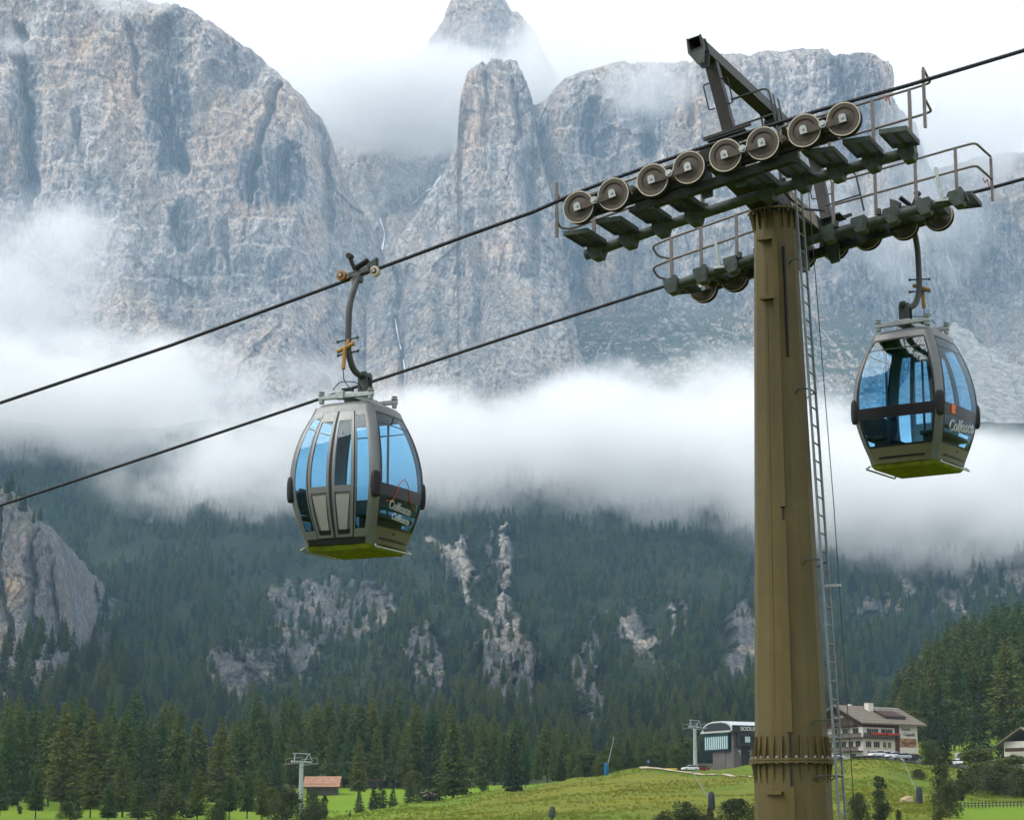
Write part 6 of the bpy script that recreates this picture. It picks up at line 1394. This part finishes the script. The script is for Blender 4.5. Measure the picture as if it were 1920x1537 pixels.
m = MB(); m.lathe([(0, 1.5), (.28, 1.45), (.46, .9), (.50, .35), (.40, 0), (0, -.05)], (0, 0, .65), (.1, 0, 1), 14); m.build('canvas_cover', M_CANVAS, r, smooth=True, angle=50); m = MB(); m.cyl((.0, 0, -.5), (.1, 0, .8), .10, 8); m.box((0, 0, .1), (1.0, .7, .12)); m.build('stand', M_STEEL, r)

# --- fence round the bright meadow at the lower right
fr_ = on_ground(1795, dist_of(1795, 1514)); fence = empty('timber_fence', fr_); tag(fence, 'low grey timber fence along the bright meadow at the lower right', 'fence')
FP = []
for i in range(23):
    px = 1793 + i * 6.6; c = on_ground(px, dist_of(px, 1514 - i * .12)); FP.append(c); m = MB(); p_ = c - fr_; m.box(p_ + Vector((0, 0, .35)), (.16, .16, 1.3)); m.build('fence_post', M_GREYWOOD, fence)
for z0 in (.35, .75):
    for a, b in zip(FP[:-1], FP[1:]): m = MB(); m.beam(a - fr_ + Vector((0, -.1, z0)), b - fr_ + Vector((0, -.1, z0)), .05, .14); m.build('fence_rail', M_GREYWOOD, fence)

# --- boulder, planks, frame mast, walker
b = on_ground(1700, dist_of(1700, 1504)); me = bpy.data.meshes.new('boulder'); bm = bmesh.new(); bmesh.ops.create_icosphere(bm, subdivisions=3, radius=1.0)
for v in bm.verts: n = mnoise.noise(v.co * 1.7); v.co *= 1 + .28 * n; v.co.x *= 1.15; v.co.z = max(v.co.z * .85, -.3)
bm.to_mesh(me); bm.free(); me.materials.append(paint('pale_boulder', (.34, .27, .17), .95, 0, .25, 2.0)); o = link(bpy.data.objects.new('boulder', me)); o.location = b + Vector((0, 0, .2)); tag(o, 'pale tan boulder on the slope beside the leaning snow lance', 'boulder')
pb = on_ground(1252, 512); pk_ = empty('plank_stack', pb); tag(pk_, 'low stack of yellow planks beside the gravel path', 'planks')
for i in range(3): m = MB(); m.box((0, i * .5 - .5, .35 + .12 * (i % 2)), (4.5, .4, .22)); m.build('plank', M_YEL if i != 1 else M_TIMBER, pk_)
mb_ = on_ground(1797, 530); ms_ = empty('frame_mast', mb_); tag(ms_, 'tall narrow steel frame mast on the car park', 'mast')
for x in (-.55, .55): m = MB(); m.beam((x, 0, 0), (x, 0, 6.2), .14, .14); m.build('mast_leg', M_STEEL, ms_)
m = MB(); m.beam((-.6, 0, 6.2), (.8, 0, 6.2), .14, .14); m.build('mast_head', M_STEEL, ms_); m = MB(); m.box((0, -.2, 1.4), (1.4, .6, 2.6)); m.build('mast_box', M_RWHITE, ms_, bevel=.1)

def person(px, Y, label, top, legs):
    b = on_ground(px, Y); me = bpy.data.meshes.new('person'); bm = bmesh.new(); ly = bm.verts.layers.skin.verify()
    J = {'hip': (0, 0, .92, .13), 'chest': (0, 0, 1.28, .15), 'neck': (0, 0, 1.48, .06), 'head': (0, -.02, 1.60, .095), 'crown': (0, 0, 1.72, .085), 'sl': (.17, 0, 1.40, .07), 'el': (.24, .04, 1.14, .05), 'hl': (.22, -.10, .92, .04), 'sr': (-.17, 0, 1.40, .07), 'er': (-.24, -.03, 1.14, .05), 'hr': (-.20, -.16, .95, .04), 'tl': (.09, -.02, .85, .10), 'kl': (.10, -.16, .50, .07), 'al': (.10, -.12, .08, .05), 'fl': (.10, -.28, .03, .04), 'tr': (-.09, .02, .85, .10), 'kr': (-.10, .08, .48, .07), 'ar': (-.10, .24, .10, .05), 'fr': (-.10, .12, .03, .04)}
    V = {}
    for n_, (x, y, z, r) in J.items(): v = bm.verts.new((x, y, z)); v[ly].radius = (r, r); v[ly].use_root = n_ == 'hip'; V[n_] = v
    for a, c in (('hip', 'chest'), ('chest', 'neck'), ('neck', 'head'), ('head', 'crown'), ('chest', 'sl'), ('sl', 'el'), ('el', 'hl'), ('chest', 'sr'), ('sr', 'er'), ('er', 'hr'), ('hip', 'tl'), ('tl', 'kl'), ('kl', 'al'), ('al', 'fl'), ('hip', 'tr'), ('tr', 'kr'), ('kr', 'ar'), ('ar', 'fr')): bm.edges.new((V[a], V[c]))
    bm.to_mesh(me); bm.free(); k = NM('walker_clothes'); z_ = k.n('ShaderNodeSeparateXYZ'); k.l(k.coord('Object'), z_.inputs[0])
    c = k.mix(k.math('GREATER_THAN', z_.outputs[2], .93), legs + (1,), top + (1,)); c = k.mix(k.math('GREATER_THAN', z_.outputs[2], 1.47), c, (.42, .26, .19, 1)); c = k.mix(k.math('GREATER_THAN', z_.outputs[2], 1.66), c, (.05, .035, .025, 1)); k.pbr(c, .8); me.materials.append(k.m)
    o = link(bpy.data.objects.new('person', me)); o.location = b + Vector((0, 0, .1)); o.rotation_euler = (0, 0, .5); o.modifiers.new('skin', 'SKIN'); s_ = o.modifiers.new('sub', 'SUBSURF'); s_.levels = 1; s_.render_levels = 1; tag(o, label, 'person'); return o
person(1216, 500, 'walker in blue top and dark trousers on the gravel path', (.10, .20, .36), (.03, .03, .04))
# --- waterfalls
M_FALL = paint('white_water', (.80, .84, .88), .5, 0, .1, .3)
def fall(pts, wd, label):
    P = []
    for (px, py) in pts:
        d_ = Vector(ray(px, py)).normalized(); best = None
        for n_ in ('mountain_saddle', 'mountain_tower', 'mountain_left'):
            ok, loc, nn_, ix = bpy.data.objects[n_].ray_cast(Vector((0, 0, 0)), d_)
            if ok and (best is None or loc.length < best.length): best = loc
        if best is not None: P.append(best - d_ * 3.0)
    m = MB(); m.tube(P, [wd * (1 + .5 * math.sin(i * 2.3)) for i in range(len(P))], 6); o = m.build('waterfall', M_FALL, None, smooth=True); tag(o, label, 'waterfall', 'waterfalls on the cliffs')
bpy.context.view_layer.update()
fall([(827, 330), (820, 340), (812, 352), (800, 358), (786, 372), (772, 383)], 1.1, 'white cascade running down the upper col'); fall([(712, 410), (716, 422), (721, 436), (720, 450), (717, 466), (713, 480)], 1.2, 'white waterfall in the gully left of the rock tower')
fall([(741, 598), (744, 618), (748, 640), (752, 655)], .8, 'thin waterfall below the gully, upper part'); fall([(757, 675), (760, 700), (759, 720), (763, 745), (767, 770), (769, 790)], 1.0, 'thin waterfall above the gondola, lower part')
# ================================================================== AIR: cloud and haze
def cloud_material(name, dens, sc, cut, soft, seed, aniso=0.0, edge=1.0):
    k = NM(name)
    tc = k.n('ShaderNodeTexCoord'); oc = tc.outputs['Object']
    ln = k.n('ShaderNodeVectorMath', operation='LENGTH'); k.l(oc, ln.inputs[0])
    env = k.math('MULTIPLY', k.math('SUBTRACT', 1.0, ln.outputs['Value'], clamp=True), edge)
    mp = k.n('ShaderNodeMapping'); k.l(k.coord('World'), mp.inputs[0]); mp.inputs['Location'].default_value = (seed * 31.7, seed * 17.3, seed * 7.7); mp.inputs['Scale'].default_value = (1, 0.8, 1.25)
    nz = k.noise(mp.outputs[0], sc, 8, 0.68, 0.0)
    v = k.math('ADD', env, k.math('MULTIPLY', k.math('SUBTRACT', nz, 0.5), 4.8))
    v = k.math('DIVIDE', k.math('SUBTRACT', v, cut), soft, clamp=True)
    v = k.math('MULTIPLY', k.math('MULTIPLY', v, k.math('MULTIPLY', env, 3.0, clamp=True)), dens)
    vol = k.n('ShaderNodeVolumePrincipled'); vol.inputs['Color'].default_value = (0.998, 0.998, 0.999, 1); vol.inputs['Anisotropy'].default_value = aniso
    k.l(v, vol.inputs['Density']); k.l(vol.outputs[0], k.out.inputs['Volume'])
    return k.m
_ico = bpy.data.meshes.new('cloud_shell'); bm = bmesh.new(); bmesh.ops.create_icosphere(bm, subdivisions=3, radius=1.0); bm.to_mesh(_ico); bm.free()
def cloud(label, px, py, Y, rx, ry, rz, dens, sc=0.0115, cut=0.25, soft=0.8, seed=0.0, rotx=0.0, edge=1.0):
    c = at(px, py, Y); s = Y / F
    m = _ico.copy(); m.materials.append(cloud_material('cloud_vapour', dens, sc, cut, soft, seed, edge=edge))
    o = link(bpy.data.objects.new('cloud', m)); o.location = c; o.scale = (rx * s, rz, ry * s)
    tag(o, label, 'cloud', 'clouds hanging on the mountains', 'stuff')
    return o
cloud('long white cloud bank lying across the foot of the cliffs', 1080, 905, 1690, 1000, 185, 230, 0.024, seed=1.0, cut=0.10, edge=1.8)
cloud('cloud bank over the wooded slope at the left edge', 120, 800, 1850, 620, 190, 230, 0.018, seed=2.0, cut=0.14, edge=1.6)
cloud('billowing cloud rising behind the pylon', 1290, 850, 1850, 400, 210, 190, 0.020, seed=3.0, cut=0.14, edge=1.7)
cloud('cloud bank at the foot of the scree slope', 1760, 975, 1600, 480, 170, 200, 0.018, seed=4.0, cut=0.14, edge=1.7)
cloud('torn wisp of cloud climbing the foot of the dome', 60, 575, 2250, 280, 260, 130, 0.014, seed=5.0, cut=0.20, edge=1.4, sc=0.010)
cloud('thin wisp of cloud drifting below the dome wall', 430, 710, 2300, 340, 90, 90, 0.007, seed=6.0, cut=0.22, edge=1.4, sc=0.010)
cloud('white cloud filling the col before the hidden summit', 745, 185, 3680, 300, 120, 200, 0.013, seed=7.0, cut=-0.10, edge=2.1)
cloud('cloud wrapped round the hidden summit', 1060, 130, 3900, 200, 120, 170, 0.008, seed=8.0, cut=0.05, edge=1.7)
cloud('wisp of cloud spilling over the crest of the long wall', 1215, 150, 2950, 110, 110, 80, 0.012, seed=9.0, cut=0.15, edge=1.4, sc=0.012)
cloud('cloud streaming off the shoulder of the long wall', 1830, 240, 3150, 230, 150, 150, 0.008, seed=10.0, cut=0.05, edge=1.7)
cloud('thin cloud veil on the wall right of the pylon', 1690, 430, 2900, 220, 170, 80, 0.006, seed=11.0, cut=0.15, edge=1.4)
cloud('small puff of cloud on the top of the dome', 240, -10, 2850, 150, 40, 60, 0.012, seed=12.0, cut=0.15, edge=1.4, sc=0.012)
cloud('small puff of cloud in the gully of the dome', 35, 85, 2700, 50, 30, 40, 0.012, seed=13.0, cut=0.15, edge=1.4, sc=0.014)
cloud('thin mist on the summit face', 900, 90, 4150, 200, 110, 90, 0.003, seed=14.0, cut=0.0, edge=1.5)
# even, thin blue mist standing in the cirque before the walls
k = NM('cirque_mist'); vol = k.n('ShaderNodeVolumePrincipled'); vol.inputs['Color'].default_value = (0.62, 0.79, 1.0, 1); vol.inputs['Density'].default_value = 0.00014
k.l(vol.outputs[0], k.out.inputs['Volume']); m = _ico.copy(); m.materials.append(k.m); mist = link(bpy.data.objects.new('mist', m)); c = at(960, 480, 2430); mist.location = c; mist.scale = (1450, 480, 560)
tag(mist, 'thin blue mist standing before the rock walls', 'mist', kind='stuff')
k = NM('slope_mist'); vol = k.n('ShaderNodeVolumePrincipled'); vol.inputs['Color'].default_value = (0.34, 0.68, 0.95, 1); vol.inputs['Density'].default_value = 0.00013
k.l(vol.outputs[0], k.out.inputs['Volume']); m = _ico.copy(); m.materials.append(k.m); mist = link(bpy.data.objects.new('mist', m)); mist.location = at(960, 1100, 1290); mist.scale = (1500, 330, 330)
tag(mist, 'thin blue mist before the wooded mountainside', 'mist', kind='stuff')

hz = bpy.data.meshes.new('haze'); bm = bmesh.new(); bmesh.ops.create_cube(bm, size=1.0); bm.to_mesh(hz); bm.free()
k = NM('haze_air'); vol = k.n('ShaderNodeVolumePrincipled'); vol.inputs['Color'].default_value = (0.48, 0.74, 1.0, 1); vol.inputs['Density'].default_value = 0.000052; vol.inputs['Anisotropy'].default_value = 0.1
k.l(vol.outputs[0], k.out.inputs['Volume']); hz.materials.append(k.m)
haze = link(bpy.data.objects.new('haze', hz)); haze.scale = (14000, 7600, 2300); haze.location = (0, 1900, 1140); tag(haze, 'thin blue haze filling the valley air', 'haze', kind='stuff')
